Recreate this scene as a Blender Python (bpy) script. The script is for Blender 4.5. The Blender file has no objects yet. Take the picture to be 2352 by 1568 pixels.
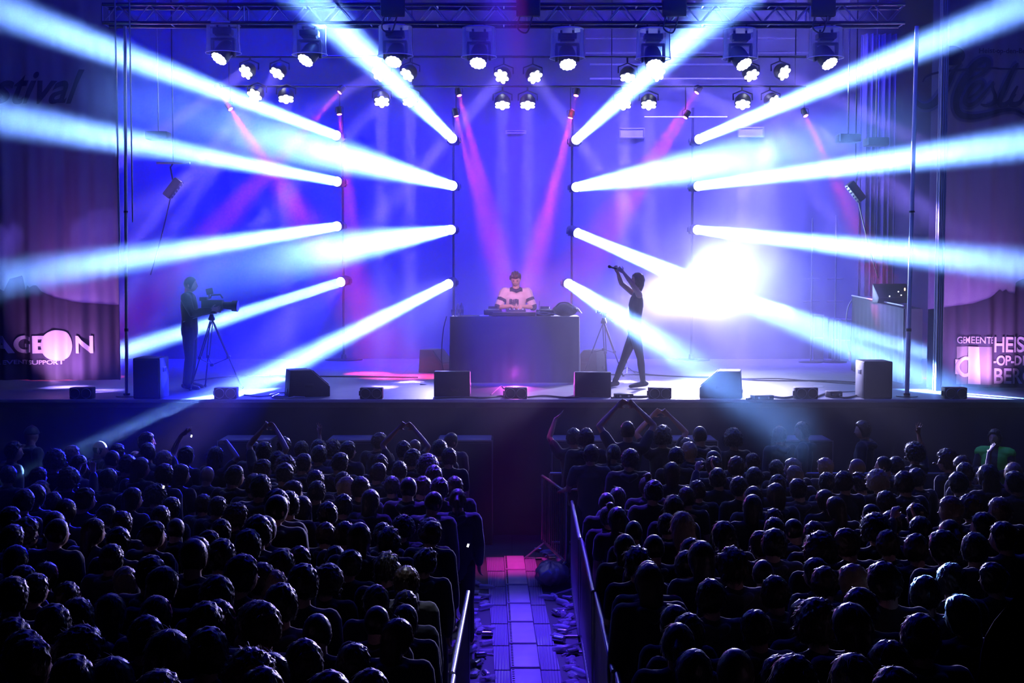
import bpy, bmesh, math, random
from mathutils import Vector, Matrix, Euler, Quaternion
R = math.radians
PI = math.pi
sc = bpy.context.scene
C = sc.collection
rnd = random.Random(11)

# ------------------------------------------------------------------ camera
F = 3000.0                      # focal length in pixels of the 2352 x 1568 frame
EYE = 3.84
PITCH = math.atan(157 / F)
cam = bpy.data.objects.new('camera', bpy.data.cameras.new('camera'))
C.objects.link(cam)
cam.data.sensor_width = 36
cam.data.lens = 36 * F / 2352
cam.data.clip_start = 0.2
cam.location = (0, 0, EYE)
cam.rotation_euler = (PI / 2 - PITCH, 0, 0)
sc.camera = cam

def P(u, v, Y):
    """world point at depth Y seen at pixel u, v"""
    x = (u - 1176) / F
    y = (784 - v) / F
    cp, sp = math.cos(PITCH), math.sin(PITCH)
    t = Y / (cp + y * sp)
    return Vector((x * t, Y, EYE + (-sp + y * cp) * t))

# ------------------------------------------------------------------ world, exposure
wd = bpy.data.worlds.new('night')
sc.world = wd
wd.use_nodes = True
wd.node_tree.nodes['Background'].inputs[0].default_value = (0.02, 0.02, 0.06, 1)
wd.node_tree.nodes['Background'].inputs[1].default_value = 0.02
vs_ = sc.view_settings
vs_.view_transform = 'Standard'
vs_.look = 'None'
vs_.gamma = 1
vs_.use_curve_mapping = False
vs_.exposure = 0.6
sc.cycles.use_denoising = True
sc.cycles.max_bounces = 4
sc.cycles.diffuse_bounces = 2
sc.cycles.glossy_bounces = 2
sc.cycles.transparent_max_bounces = 8
sc.cycles.volume_bounces = 0
sc.cycles.volume_step_rate = 2.5
sc.cycles.sample_clamp_indirect = 3
sc.cycles.use_light_tree = True

# ------------------------------------------------------------------ lights
def aim(o, a, b):
    o.location = a
    o.rotation_euler = (Vector(b) - Vector(a)).to_track_quat('-Z', 'Y').to_euler()

def spot(name, a, b, col, pw, deg, r=0.09, blend=0.6):
    l = bpy.data.lights.new(name, 'SPOT')
    l.energy = pw; l.color = col; l.spot_size = R(deg); l.spot_blend = blend; l.shadow_soft_size = r
    o = bpy.data.objects.new(name, l)
    C.objects.link(o)
    aim(o, a, b)
    return o

def area(name, a, b, sx, sy, pw, col, spread=180):
    l = bpy.data.lights.new(name, 'AREA')
    l.shape = 'RECTANGLE'; l.size = sx; l.size_y = sy
    l.energy = pw; l.color = col; l.spread = R(spread)
    o = bpy.data.objects.new(name, l)
    C.objects.link(o)
    aim(o, a, b)
    return o

def disc(name, a, b, col, pw, deg, dia):
    """a lamp lens: a small round emitter that throws a tight beam"""
    l = bpy.data.lights.new(name, 'AREA')
    l.shape = 'DISK'; l.size = dia; l.energy = pw; l.color = col; l.spread = R(deg)
    o = bpy.data.objects.new(name, l)
    C.objects.link(o)
    aim(o, a, b)
    return o

BEAM = (0.15, 0.34, 1.0)
WASH = (0.24, 0.17, 1.0)
RED = (1.0, 0.05, 0.16)
# lamp pixel, end pixel, end depth, power factor, beam angle
BEAMS = [(778, 313, 0, 22, 17.2, 1.1, 5.0), (780, 418, 0, 268, 17.2, 1.0, 5.0), (778, 519, 180, 612, 16.9, 0.8, 4.0), (790, 645, 110, 862, 19.7, 0.85, 4.0),
         (1042, 321, 690, -20, 18.6, 1.2, 7.0), (1042, 427, 630, 318, 16.4, 1.2, 6.0), (1038, 527, 715, 582, 16.6, 1.0, 5.4), (1036, 649, 600, 871, 20.5, 1.2, 5.4),
         (1320, 324, 1690, -10, 18.6, 1.5, 6.5), (1321, 430, 1700, 365, 16.6, 1.3, 5.6), (1318, 531, 1720, 700, 23.3, 1.6, 6.0), (1304, 650, 1560, 815, 17.2, 0.75, 4.6),
         (1600, 322, 2352, 10, 17.2, 1.5, 4.8), (1598, 428, 2352, 328, 17.2, 1.5, 4.4), (1597, 527, 2300, 605, 17.0, 1.4, 4.2), (1590, 650, 2192, 832, 20.35, 0.7, 3.4)]
BEAM_Y = 27.2
for (u, v, u2, v2, y2, k, dg) in BEAMS:
    a = P(u, v, BEAM_Y); b = P(u2, v2, y2)
    disc('beam_lamp', a + (b - a).normalized() * 0.15, b, BEAM, 280 * k, dg * 0.60, 0.20)

WASHES = [(572, 160, 330, 330), (642, 160, 400, 520), (590, 213, 420, 420), (657, 217, 657, 700), (877, 165, 600, 320), (942, 165, 650, 460), (877, 225, 877, 500),
          (942, 224, 942, 600), (1157, 170, 1000, 350), (1224, 170, 1400, 420), (1154, 231, 1154, 700), (1212, 231, 1212, 700), (1442, 168, 1436, 600), (1505, 166, 1760, 300),
          (1490, 231, 1496, 600), (1432, 231, 1432, 600), (1722, 165, 1890, 470), (1793, 163, 2060, 300), (1706, 230, 1708, 600), (1770, 230, 2020, 400)]
WASH_Y = 25.0
for (u, v, u2, v2) in WASHES:
    a = P(u, v, WASH_Y); b = P(u2, v2, WASH_Y - (1.8 if u == u2 or abs(u - u2) < 8 else 2.1))
    disc('wash_lamp', a + (b - a).normalized() * 0.14, b, WASH, 19, 4.2, 0.24)

REDS = [(527, 247, 600, 350), (502, 205, 560, 300), (783, 209, 700, 300), (779, 258, 797, 420), (1054, 215, 1084, 330), (1047, 262, 1140, 620), (1324, 215, 1298, 330),
        (1311, 266, 1220, 620), (1603, 209, 1480, 380), (1576, 266, 1500, 390), (1849, 262, 1880, 330)]
for (u, v, u2, v2) in REDS:
    a = P(u, v, WASH_Y); b = P(u2, v2, WASH_Y - 0.3)
    disc('red_pin_lamp', a + (b - a).normalized() * 0.07, b, RED, 22, 11, 0.06)

TRUSS_Y = 20.0
MOVERS = [(513, 90, 507, 133, -0.5), (711, 94, 705, 141, -0.5), (908, 96, 905, 146, -0.2), (1100, 99, 1097, 150, -0.1), (1303, 102, 1303, 151, 0.05), (1500, 103, 1500, 150, 0.1), (1700, 103, 1705, 145, 0.45), (1897, 101, 1899, 147, 0.4)]

# added blue fill on the drop and over the deck, lamps out of view
area('drop_fill_upper', (0, 25.6, 9.3), (0, 28, 2.6), 15, 0.5, 900, (0.006, 0.005, 1), 80)
area('drop_fill_side', (-5.5, 25.6, 9.3), (-5.0, 28, 2.8), 6, 0.5, 700, (0.003, 0.003, 1), 80)
area('drop_fill_violet', (0.4, 25.6, 9.3), (0.4, 28, 3.0), 6, 0.5, 420, (0.06, 0.02, 1), 80)
area('drop_fill_pale', (4.2, 25.6, 9.3), (4.2, 28, 3.0), 5, 0.5, 620, (0.16, 0.13, 1), 80)
# added spots: pale over the right of the deck, violet at the lip, pink and blue in the aisle
spot('deck_fill', (5.4, 27.3, 6.6), (2.7, 22.4, 2.0), (0.62, 0.60, 1), 3000, 46, 0.2, 0.9)
spot('deck_fill_violet', (0.05, 21.45, 2.22), (0.0, 19.3, 1.95), (0.85, 0.10, 1.0), 150, 95, 0.06, 1)
spot('aisle_pink', (0.1, 18.5, 8.6), (0.0, 16.9, 0.0), (1.0, 0.03, 0.5), 3600, 10, 0.12, 1)
spot('aisle_blue', (-0.2, 18.5, 8.6), (0.1, 13.2, 0.0), (0.09, 0.03, 1.0), 8200, 26, 0.12, 1)
spot('front_key', P(1097, 158, 19.95), (0.05, 22.75, 3.35), (1.0, 0.40, 0.85), 450, 9.5, 0.08, 1)
spot('dj_face_fill', (0.9, 9.0, 7.4), (0.06, 22.8, 3.4), (1.0, 0.46, 0.80), 9000, 4.6, 0.1, 0.8)  # added fill for the face of the man at the table
# added rim light spots, set at the fog lamp and a rear lamp, over the heads of the crowd
for (tx, k) in ((-4.2, 1.3), (0.2, 1.35), (4.6, 1.5)):
    spot('crowd_rim_fill', P(1600, 648, 26.6), (tx, 10.5, 1.3), (0.50, 0.45, 1), 13500 * k, 23, 0.25, 0.8)
spot('crowd_rim_fill', P(1036, 649, 26.8), (-3.4, 11, 1.3), (0.24, 0.22, 1), 3400, 24, 0.12, 0.8)
spot('left_crowd_fill', P(790, 645, 26.9), (-4.8, 15.0, 1.4), (0.010, 0.012, 1), 42000, 17, 0.1, 1)  # added blue spot over the left crowd, none of the rig's beams
spot('table_blue_fill', (-1.4, 20.0, 7.3), (-0.1, 21.7, 2.6), (0.02, 0.006, 1), 4200, 20, 0.1, 1)  # added spot that turns the table front bluer
# coloured uplights at the feet of the side banners, added front fills for their lettering
spot('banner_uplight', (-6.75, 21.3, 2.15), (-6.7, 20.6, 3.3), (0.55, 0.16, 1), 1100, 60, 0.1, 1)
spot('banner_uplight', (7.1, 21.3, 2.15), (7.1, 20.6, 3.3), (0.55, 0.18, 1), 1200, 60, 0.1, 1)
spot('banner_front_fill', (-7.0, 19.75, 2.12), (-6.9, 20.5, 2.8), (0.72, 0.30, 1), 190, 100, 0.06, 1)
spot('banner_front_fill', (7.35, 19.75, 2.12), (7.3, 20.5, 2.8), (0.72, 0.32, 1), 170, 100, 0.06, 1)
spot('singer_key', P(1705, 150, 19.95), (1.93, 21.0, 3.6), (1.0, 0.10, 0.35), 90, 7, 0.12, 1)
area('pit_blue_fill', (0, 17.5, 9.6), (0, 17.2, 0), 14, 1.0, 300, (0.008, 0.006, 1))  # added overhead fill that tints pit, skirt and crowd blue

# ------------------------------------------------------------------ materials
def M(name, col, rough=0.6, metal=0.0, noise=0.0, scale=20, bump=0.0, sheen=0.0, spec=0.5):
    m = bpy.data.materials.new(name); m.use_nodes = True
    nt = m.node_tree; b = nt.nodes['Principled BSDF']
    b.inputs['Base Color'].default_value = (*col, 1)
    b.inputs['Roughness'].default_value = rough
    b.inputs['Metallic'].default_value = metal
    b.inputs['Specular IOR Level'].default_value = spec
    if sheen:
        b.inputs['Sheen Weight'].default_value = sheen
        b.inputs['Sheen Roughness'].default_value = 0.4
    if noise or bump:
        tc = nt.nodes.new('ShaderNodeTexCoord'); nz = nt.nodes.new('ShaderNodeTexNoise')
        nz.inputs['Scale'].default_value = scale; nz.inputs['Detail'].default_value = 4
        nt.links.new(tc.outputs['Object'], nz.inputs['Vector'])
        if noise:
            mx = nt.nodes.new('ShaderNodeMix'); mx.data_type = 'RGBA'
            mx.inputs['A'].default_value = (*[c * (1 - noise) for c in col], 1)
            mx.inputs['B'].default_value = (*[min(1, c * (1 + noise)) for c in col], 1)
            nt.links.new(nz.outputs['Fac'], mx.inputs['Factor'])
            nt.links.new(mx.outputs['Result'], b.inputs['Base Color'])
        if bump:
            bp = nt.nodes.new('ShaderNodeBump'); bp.inputs['Strength'].default_value = bump
            nt.links.new(nz.outputs['Fac'], bp.inputs['Height'])
            nt.links.new(bp.outputs['Normal'], b.inputs['Normal'])
    return m

def emitter(name, col, s):
    m = bpy.data.materials.new(name); m.use_nodes = True
    b = m.node_tree.nodes['Principled BSDF']
    b.inputs['Base Color'].default_value = (0.8, 0.8, 0.8, 1)
    b.inputs['Emission Color'].default_value = (*col, 1)
    b.inputs['Emission Strength'].default_value = s
    try: m.cycles.emission_sampling = 'NONE'
    except Exception: pass
    return m

def clear(name, alpha, col=(0.9, 0.9, 0.95), rough=0.15):
    m = M(name, col, rough)
    m.node_tree.nodes['Principled BSDF'].inputs['Alpha'].default_value = alpha
    return m

def cloth_panel(name, col, trans=0.5, fold=0.0):
    """thin woven cloth that lets some light through"""
    m = bpy.data.materials.new(name); m.use_nodes = True
    nt = m.node_tree; nt.nodes.clear()
    out = nt.nodes.new('ShaderNodeOutputMaterial'); d = nt.nodes.new('ShaderNodeBsdfDiffuse'); t = nt.nodes.new('ShaderNodeBsdfTranslucent')
    mx = nt.nodes.new('ShaderNodeMixShader'); mx.inputs[0].default_value = trans
    tc = nt.nodes.new('ShaderNodeTexCoord'); nz = nt.nodes.new('ShaderNodeTexNoise'); nz.inputs['Scale'].default_value = 140
    nt.links.new(tc.outputs['Object'], nz.inputs['Vector'])
    mc = nt.nodes.new('ShaderNodeMix'); mc.data_type = 'RGBA'
    mc.inputs['A'].default_value = (*[c * 0.8 for c in col], 1); mc.inputs['B'].default_value = (*[min(1, c * 1.2) for c in col], 1)
    nt.links.new(nz.outputs['Fac'], mc.inputs['Factor'])
    for n in (d, t): nt.links.new(mc.outputs['Result'], n.inputs['Color'])
    nt.links.new(d.outputs[0], mx.inputs[1]); nt.links.new(t.outputs[0], mx.inputs[2]); nt.links.new(mx.outputs[0], out.inputs['Surface'])
    return m

def floor_mat(name, col, sx, sy, rough, gap=(0.01, 0.01, 0.012)):
    m = M(name, col, rough, noise=0.0)
    nt = m.node_tree; b = nt.nodes['Principled BSDF']
    tc = nt.nodes.new('ShaderNodeTexCoord'); br = nt.nodes.new('ShaderNodeTexBrick'); nz = nt.nodes.new('ShaderNodeTexNoise')
    br.offset = 0.0
    br.inputs['Color1'].default_value = (*col, 1); br.inputs['Color2'].default_value = (*[c * 0.86 for c in col], 1)
    br.inputs['Mortar'].default_value = (*gap, 1); br.inputs['Scale'].default_value = 1
    br.inputs['Mortar Size'].default_value = 0.006; br.inputs['Brick Width'].default_value = sx; br.inputs['Row Height'].default_value = sy
    nz.inputs['Scale'].default_value = 3.0; nz.inputs['Detail'].default_value = 6
    mx = nt.nodes.new('ShaderNodeMix'); mx.data_type = 'RGBA'; mx.blend_type = 'MULTIPLY'; mx.inputs['Factor'].default_value = 0.5
    nt.links.new(tc.outputs['Object'], br.inputs['Vector']); nt.links.new(tc.outputs['Object'], nz.inputs['Vector'])
    nt.links.new(br.outputs['Color'], mx.inputs['A']); nt.links.new(nz.outputs['Fac'], mx.inputs['B'])
    nt.links.new(mx.outputs['Result'], b.inputs['Base Color'])
    return m

BLACK = M('black_paint', (0.012, 0.012, 0.014), 0.45)
BLACKB = M('black_box_paint', (0.02, 0.02, 0.023), 0.6, bump=0.1, scale=150)
DARKMET = M('dark_metal', (0.05, 0.05, 0.055), 0.35, 0.8)
STEEL = M('galvanised_steel', (0.42, 0.42, 0.45), 0.32, 0.9, noise=0.15, scale=30)
WHITEMET = M('white_pipe', (0.75, 0.75, 0.78), 0.35, 0.2)
GRILLE = M('black_grille', (0.03, 0.03, 0.034), 0.5, 0.4, bump=0.3, scale=260)
DRAPE = M('black_drape', (0.016, 0.016, 0.018), 0.9, bump=0.15, scale=60, sheen=0.3)
BACKDROP = M('dark_drop_cloth', (0.10, 0.10, 0.12), 0.9, bump=0.1, scale=30)
SKIRT = M('stage_skirt_cloth', (0.03, 0.03, 0.04), 0.9, bump=0.1, scale=40)
RUBBER = M('rubber', (0.02, 0.02, 0.022), 0.5)
LENS = emitter('lit_lens', (0.62, 0.78, 1.0), 16)
LENSW = emitter('lit_wash_lens', (0.72, 0.76, 1.0), 14)
LENSR = emitter('lit_red_lens', (1.0, 0.16, 0.22), 7)
LEDW = emitter('small_lit_lamp', (0.9, 0.9, 1.0), 2)
LEDO = emitter('small_amber_lamp', (1.0, 0.5, 0.2), 3)
FILM = clear('rain_cover_film', 0.13, (0.8, 0.8, 0.95), 0.2)
_lw = FILM.node_tree.nodes.new('ShaderNodeLayerWeight'); _lw.inputs['Blend'].default_value = 0.35
_mr = FILM.node_tree.nodes.new('ShaderNodeMapRange'); _mr.inputs[3].default_value = 0.10; _mr.inputs[4].default_value = 0.85
FILM.node_tree.links.new(_lw.outputs['Facing'], _mr.inputs[0]); FILM.node_tree.links.new(_mr.outputs[0], FILM.node_tree.nodes['Principled BSDF'].inputs['Alpha'])
CUPMAT = clear('clear_plastic', 0.42, (0.75, 0.75, 0.8), 0.12)
WHITEP = M('white_print', (0.72, 0.70, 0.74), 0.7)
PAPER = M('white_paper', (0.8, 0.8, 0.82), 0.6)
PLY = M('phenolic_ply', (0.10, 0.10, 0.11), 0.5)

# ------------------------------------------------------------------ mesh helpers
class MB:
    def __init__(s): s.bm = bmesh.new()
    def _add(s, tmp, mat=None):
        if mat is not None: tmp.transform(mat)
        me = bpy.data.meshes.new('tmp'); tmp.to_mesh(me); tmp.free(); s.bm.from_mesh(me); bpy.data.meshes.remove(me)
        return s
    def box(s, c, sz, rot=None, bev=0.0):
        t = bmesh.new(); bmesh.ops.create_cube(t, size=1.0)
        bmesh.ops.scale(t, vec=Vector(sz), verts=t.verts)
        if bev: bmesh.ops.bevel(t, geom=t.edges[:], offset=bev, segments=2, affect='EDGES', profile=0.5)
        m = Matrix.Translation(Vector(c))
        if rot is not None: m = m @ Euler(rot).to_matrix().to_4x4()
        return s._add(t, m)
    def hexa(s, p8, bev=0.0):
        """box from 8 points: bottom 4 then top 4, same winding"""
        t = bmesh.new(); v = [t.verts.new(p) for p in p8]
        for f in ((3, 2, 1, 0), (4, 5, 6, 7), (0, 1, 5, 4), (1, 2, 6, 5), (2, 3, 7, 6), (3, 0, 4, 7)): t.faces.new([v[i] for i in f])
        bmesh.ops.recalc_face_normals(t, faces=t.faces)
        if bev: bmesh.ops.bevel(t, geom=t.edges[:], offset=bev, segments=2, affect='EDGES', profile=0.5)
        return s._add(t)
    def prism(s, poly, axis, a, b, bev=0.0):
        """polygon in the plane across axis ('x': (y, z) pairs, 'z': (x, y), 'y': (x, z)), swept from a to b"""
        def pt(q, h): return {'x': (h, q[0], q[1]), 'y': (q[0], h, q[1]), 'z': (q[0], q[1], h)}[axis]
        t = bmesh.new(); n = len(poly)
        A = [t.verts.new(pt(q, a)) for q in poly]; B = [t.verts.new(pt(q, b)) for q in poly]
        t.faces.new(A); t.faces.new(B[::-1])
        for i in range(n): t.faces.new((A[i], B[i], B[(i + 1) % n], A[(i + 1) % n]))
        bmesh.ops.recalc_face_normals(t, faces=t.faces)
        if bev: bmesh.ops.bevel(t, geom=t.edges[:], offset=bev, segments=2, affect='EDGES', profile=0.5)
        return s._add(t)
    def cyl(s, p0, p1, r0, r1=None, n=12):
        p0 = Vector(p0); p1 = Vector(p1); d = p1 - p0; L = d.length
        if L < 1e-6: return s
        t = bmesh.new()
        bmesh.ops.create_cone(t, cap_ends=True, segments=n, radius1=r0, radius2=r0 if r1 is None else r1, depth=L)
        return s._add(t, Matrix.Translation((p0 + p1) / 2) @ d.to_track_quat('Z', 'Y').to_matrix().to_4x4())
    def lathe(s, prof, n=20, mat=None):
        t = bmesh.new(); rings = []
        for r, z in prof:
            rings.append([t.verts.new((max(r, 1e-4) * math.cos(2 * PI * i / n), max(r, 1e-4) * math.sin(2 * PI * i / n), z)) for i in range(n)])
        for a, b in zip(rings, rings[1:]):
            for i in range(n): t.faces.new((a[i], a[(i + 1) % n], b[(i + 1) % n], b[i]))
        t.faces.new(rings[0][::-1]); t.faces.new(rings[-1])
        bmesh.ops.recalc_face_normals(t, faces=t.faces)
        return s._add(t, mat)
    def ball(s, c, r, sc3=(1, 1, 1), n=16, rot=None):
        t = bmesh.new(); bmesh.ops.create_uvsphere(t, u_segments=n, v_segments=max(6, n // 2), radius=r)
        m = Matrix.Translation(Vector(c))
        if rot is not None: m = m @ Euler(rot).to_matrix().to_4x4()
        return s._add(t, m @ Matrix.Diagonal((*sc3, 1)))
    def tube(s, pts, r, n=6, r2=None, flat=None):
        """closed swept tube through points; r one radius or one per point; r2 the radius across"""
        pts = [Vector(p) for p in pts]; N = len(pts)
        rs = r if isinstance(r, (list, tuple)) else [r] * N
        qs = rs if r2 is None else (r2 if isinstance(r2, (list, tuple)) else [r2] * N)
        t = bmesh.new(); rings = []
        ref = Vector(flat) if flat is not None else None
        for i, p in enumerate(pts):
            d = (pts[min(i + 1, N - 1)] - pts[max(i - 1, 0)]).normalized()
            if ref is None or abs(ref.dot(d)) > 0.98:
                ref = d.orthogonal().normalized()
            sx = (ref - d * ref.dot(d)).normalized(); sy = d.cross(sx)
            if flat is None: ref = sx
            rings.append([t.verts.new(p + sx * rs[i] * math.cos(2 * PI * k / n) + sy * qs[i] * math.sin(2 * PI * k / n)) for k in range(n)])
        for a, b in zip(rings, rings[1:]):
            for k in range(n): t.faces.new((a[k], a[(k + 1) % n], b[(k + 1) % n], b[k]))
        t.faces.new(rings[0][::-1]); t.faces.new(rings[-1])
        bmesh.ops.recalc_face_normals(t, faces=t.faces)
        return s._add(t)
    def torus(s, c, Rr, r, axis='y', n=28, m=6):
        pts = []
        for i in range(n + 1):
            a = 2 * PI * i / n; q = (Rr * math.cos(a), Rr * math.sin(a))
            pts.append(Vector(c) + Vector({'y': (q[0], 0, q[1]), 'z': (q[0], q[1], 0), 'x': (0, q[0], q[1])}[axis]))
        return s.tube(pts, r, m)
    def sheet(s, fn, nu, nv, th):
        """fn(i/nu, j/nv) -> point; a cloth of real thickness"""
        t = bmesh.new()
        g = [[t.verts.new(fn(i / nu, j / nv)) for j in range(nv + 1)] for i in range(nu + 1)]
        for i in range(nu):
            for j in range(nv): t.faces.new((g[i][j], g[i + 1][j], g[i + 1][j + 1], g[i][j + 1]))
        bmesh.ops.recalc_face_normals(t, faces=t.faces)
        bmesh.ops.solidify(t, geom=t.faces[:], thickness=th)
        return s._add(t)
    def mesh(s, name, mat=None, smooth=True):
        me = bpy.data.meshes.new(name); s.bm.to_mesh(me); s.bm.free()
        if smooth:
            me.shade_smooth()
            try: me.set_sharp_from_angle(angle=R(40))
            except Exception: pass
        if mat is not None: me.materials.append(mat)
        return me
    def build(s, name, mat, parent=None, smooth=True):
        return obj(name, s.mesh(name, mat, smooth), parent)

def obj(name, me, parent=None, mat=None):
    o = bpy.data.objects.new(name, me); C.objects.link(o)
    if parent is not None: o.parent = parent
    if mat is not None: setmat(o, mat)
    return o

def setmat(o, mat):
    o.material_slots[0].link = 'OBJECT'; o.material_slots[0].material = mat

def tag(o, label, cat, group=None, kind=None):
    o['label'] = label; o['category'] = cat
    if group: o['group'] = group
    if kind: o['kind'] = kind
    return o

def thing(name, label, cat, loc=(0, 0, 0), rz=0.0, group=None):
    o = bpy.data.objects.new(name, None); C.objects.link(o)
    o.empty_display_size = 0.1
    o.location = loc; o.rotation_euler = (0, 0, rz)
    return tag(o, label, cat, group)

def struct(o):
    o['kind'] = 'structure'; return o

def spline(pts, k=6):
    """Catmull-Rom through points"""
    pts = [Vector(p) for p in pts]; out = []
    for i in range(len(pts) - 1):
        a = pts[max(i - 1, 0)]; b = pts[i]; c = pts[i + 1]; d = pts[min(i + 2, len(pts) - 1)]
        for j in range(k):
            t = j / k
            out.append(0.5 * ((2 * b) + (c - a) * t + (2 * a - 5 * b + 4 * c - d) * t * t + (3 * b - a - 3 * c + d) * t ** 3))
    out.append(pts[-1]); return out

def word(txt, size, mat, parent, loc, name, bold=0.0, shear=0.0, align='LEFT', rot=(PI / 2, 0, 0), sx=1.0, depth=0.004):
    cu = bpy.data.curves.new(name, 'FONT'); cu.body = txt; cu.size = size; cu.offset = bold; cu.shear = shear; cu.align_x = align; cu.extrude = depth
    o = bpy.data.objects.new('tmp_word', cu); C.objects.link(o)
    dg = bpy.context.evaluated_depsgraph_get()
    me = bpy.data.meshes.new_from_object(o.evaluated_get(dg))
    bpy.data.objects.remove(o); bpy.data.curves.remove(cu)
    me.materials.clear(); me.materials.append(mat)
    w = obj(name, me, parent); w.location = loc; w.rotation_euler = rot; w.scale = (sx, 1, 1)
    return w

# ------------------------------------------------------------------ the setting
SZ = 2.0                                         # deck height
DF, DB = 19.0, 28.0                              # deck front and back
struct(MB().box((0, 14, -0.1), (34, 30, 0.2)).build('floor', floor_mat('dark_ground', (0.05, 0.05, 0.055), 3, 3, 0.7), None, False))
struct(MB().box((0, (DF + DB) / 2, SZ - 0.06), (19, DB - DF, 0.12)).build('floor_stage', floor_mat('deck_boards', (0.22, 0.22, 0.24), 2.0, 1.0, 0.42, (0.08, 0.08, 0.09)), None, False))
def skirt(u, v): return Vector((-9.5 + 19 * u, DF + 0.03 + 0.018 * math.sin(u * 230) * (1 - 0.5 * v), 0.0 + (SZ - 0.12) * v))
struct(MB().sheet(skirt, 380, 2, 0.01).build('wall_stage_skirt', SKIRT))
struct(MB().box((0, DF - 0.012, SZ - 0.022), (19, 0.024, 0.05), None, 0.006).build('trim_stage_lip', M('lip_profile', (0.65, 0.65, 0.68), 0.3, 0.3)))
def drop(u, v): return Vector((-11 + 22 * u, DB + 0.12 + 0.05 * math.sin(u * 95) + 0.02 * math.sin(u * 237 + 1), 1.9 + 8.0 * v))
struct(MB().sheet(drop, 300, 3, 0.01).build('wall_back', BACKDROP))
struct(MB().box((0, 22, 9.75), (22, 13, 0.1)).build('ceiling', M('roof_tarp', (0.16, 0.15, 0.18), 0.8, bump=0.1, scale=8), None, False))

# ------------------------------------------------------------------ haze
def haze_mat(name, nscale, lo, hi, d0, d1, aniso, ball=None, floor_z=None, col=(1, 1, 1), puff=None):
    m = bpy.data.materials.new(name); m.use_nodes = True
    nt = m.node_tree; nt.nodes.clear()
    out = nt.nodes.new('ShaderNodeOutputMaterial'); s = nt.nodes.new('ShaderNodeVolumeScatter')
    s.inputs['Anisotropy'].default_value = aniso; s.inputs['Color'].default_value = (*col, 1)
    nt.links.new(s.outputs[0], out.inputs['Volume'])
    tc = nt.nodes.new('ShaderNodeTexCoord'); nz = nt.nodes.new('ShaderNodeTexNoise'); mr = nt.nodes.new('ShaderNodeMapRange')
    nz.inputs['Scale'].default_value = nscale; nz.inputs['Detail'].default_value = 3
    mr.inputs[1].default_value = lo; mr.inputs[2].default_value = hi; mr.inputs[3].default_value = d0; mr.inputs[4].default_value = d1
    nt.links.new(tc.outputs['Object'], nz.inputs['Vector']); nt.links.new(nz.outputs['Fac'], mr.inputs[0])
    dens = mr.outputs[0]
    if floor_z:
        # thinner in front of the stage than on it: floor_z = (y far out, y at the stage, share far out)
        sx = nt.nodes.new('ShaderNodeSeparateXYZ'); rz_ = nt.nodes.new('ShaderNodeMapRange'); mu0 = nt.nodes.new('ShaderNodeMath'); mu0.operation = 'MULTIPLY'
        rz_.interpolation_type = 'SMOOTHSTEP'
        rz_.inputs[1].default_value = floor_z[0]; rz_.inputs[2].default_value = floor_z[1]; rz_.inputs[3].default_value = floor_z[2]; rz_.inputs[4].default_value = 1
        nt.links.new(tc.outputs['Object'], sx.inputs[0]); nt.links.new(sx.outputs['Y'], rz_.inputs[0]); nt.links.new(rz_.outputs[0], mu0.inputs[1]); nt.links.new(dens, mu0.inputs[0]); dens = mu0.outputs[0]
    if ball:
        # thins out from the middle of the puff to its edge
        ln = nt.nodes.new('ShaderNodeVectorMath'); ln.operation = 'LENGTH'
        mp = nt.nodes.new('ShaderNodeMapping'); mp.inputs['Scale'].default_value = [1 / b for b in ball]
        r2 = nt.nodes.new('ShaderNodeMapRange'); r2.interpolation_type = 'SMOOTHSTEP'
        r2.inputs[1].default_value = 1.0; r2.inputs[2].default_value = 0.1; r2.inputs[3].default_value = 0; r2.inputs[4].default_value = 1
        mu = nt.nodes.new('ShaderNodeMath'); mu.operation = 'MULTIPLY'
        sq = nt.nodes.new('ShaderNodeMath'); sq.operation = 'POWER'; sq.inputs[1].default_value = 1.6
        nt.links.new(tc.outputs['Object'], mp.inputs['Vector']); nt.links.new(mp.outputs[0], ln.inputs[0]); nt.links.new(ln.outputs['Value'], r2.inputs[0])
        nt.links.new(r2.outputs[0], sq.inputs[0]); nt.links.new(sq.outputs[0], mu.inputs[0]); nt.links.new(dens, mu.inputs[1]); dens = mu.outputs[0]
    nt.links.new(dens, s.inputs['Density'])
    return m

hz = MB().box((0, 19.9, 4.84), (24, 15.8, 9.6)).build('haze', haze_mat('thin_haze', 0.5, 0.32, 0.68, 0.013, 0.032, 0.1, floor_z=(16.4, 17.8, 0.10)), None, False)
tag(hz, 'thin drifting haze over the whole stage that shows the light beams', 'haze', kind='stuff')
fc = P(1650, 690, 25.4)
fc.z = max(fc.z, SZ + 1.7)
fog = MB().ball((0, 0, 0), 1.0, (3.4, 1.5, 1.68), 24).build('fog_burst', haze_mat('thick_fog', 0.8, 0.25, 0.75, 0.10, 0.9, 0.1, (3.4, 1.5, 1.68)))
fog.location = fc
tag(fog, 'dense white burst of fog on the deck behind the singer', 'fog', kind='stuff')
spot('fog_light', P(1590, 650, 27.0) + Vector((0.0, 0.0, 0.3)), fc + Vector((0.3, -0.3, 0)), (0.42, 0.6, 1.0), 2600, 70, 0.15, 1)

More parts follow.
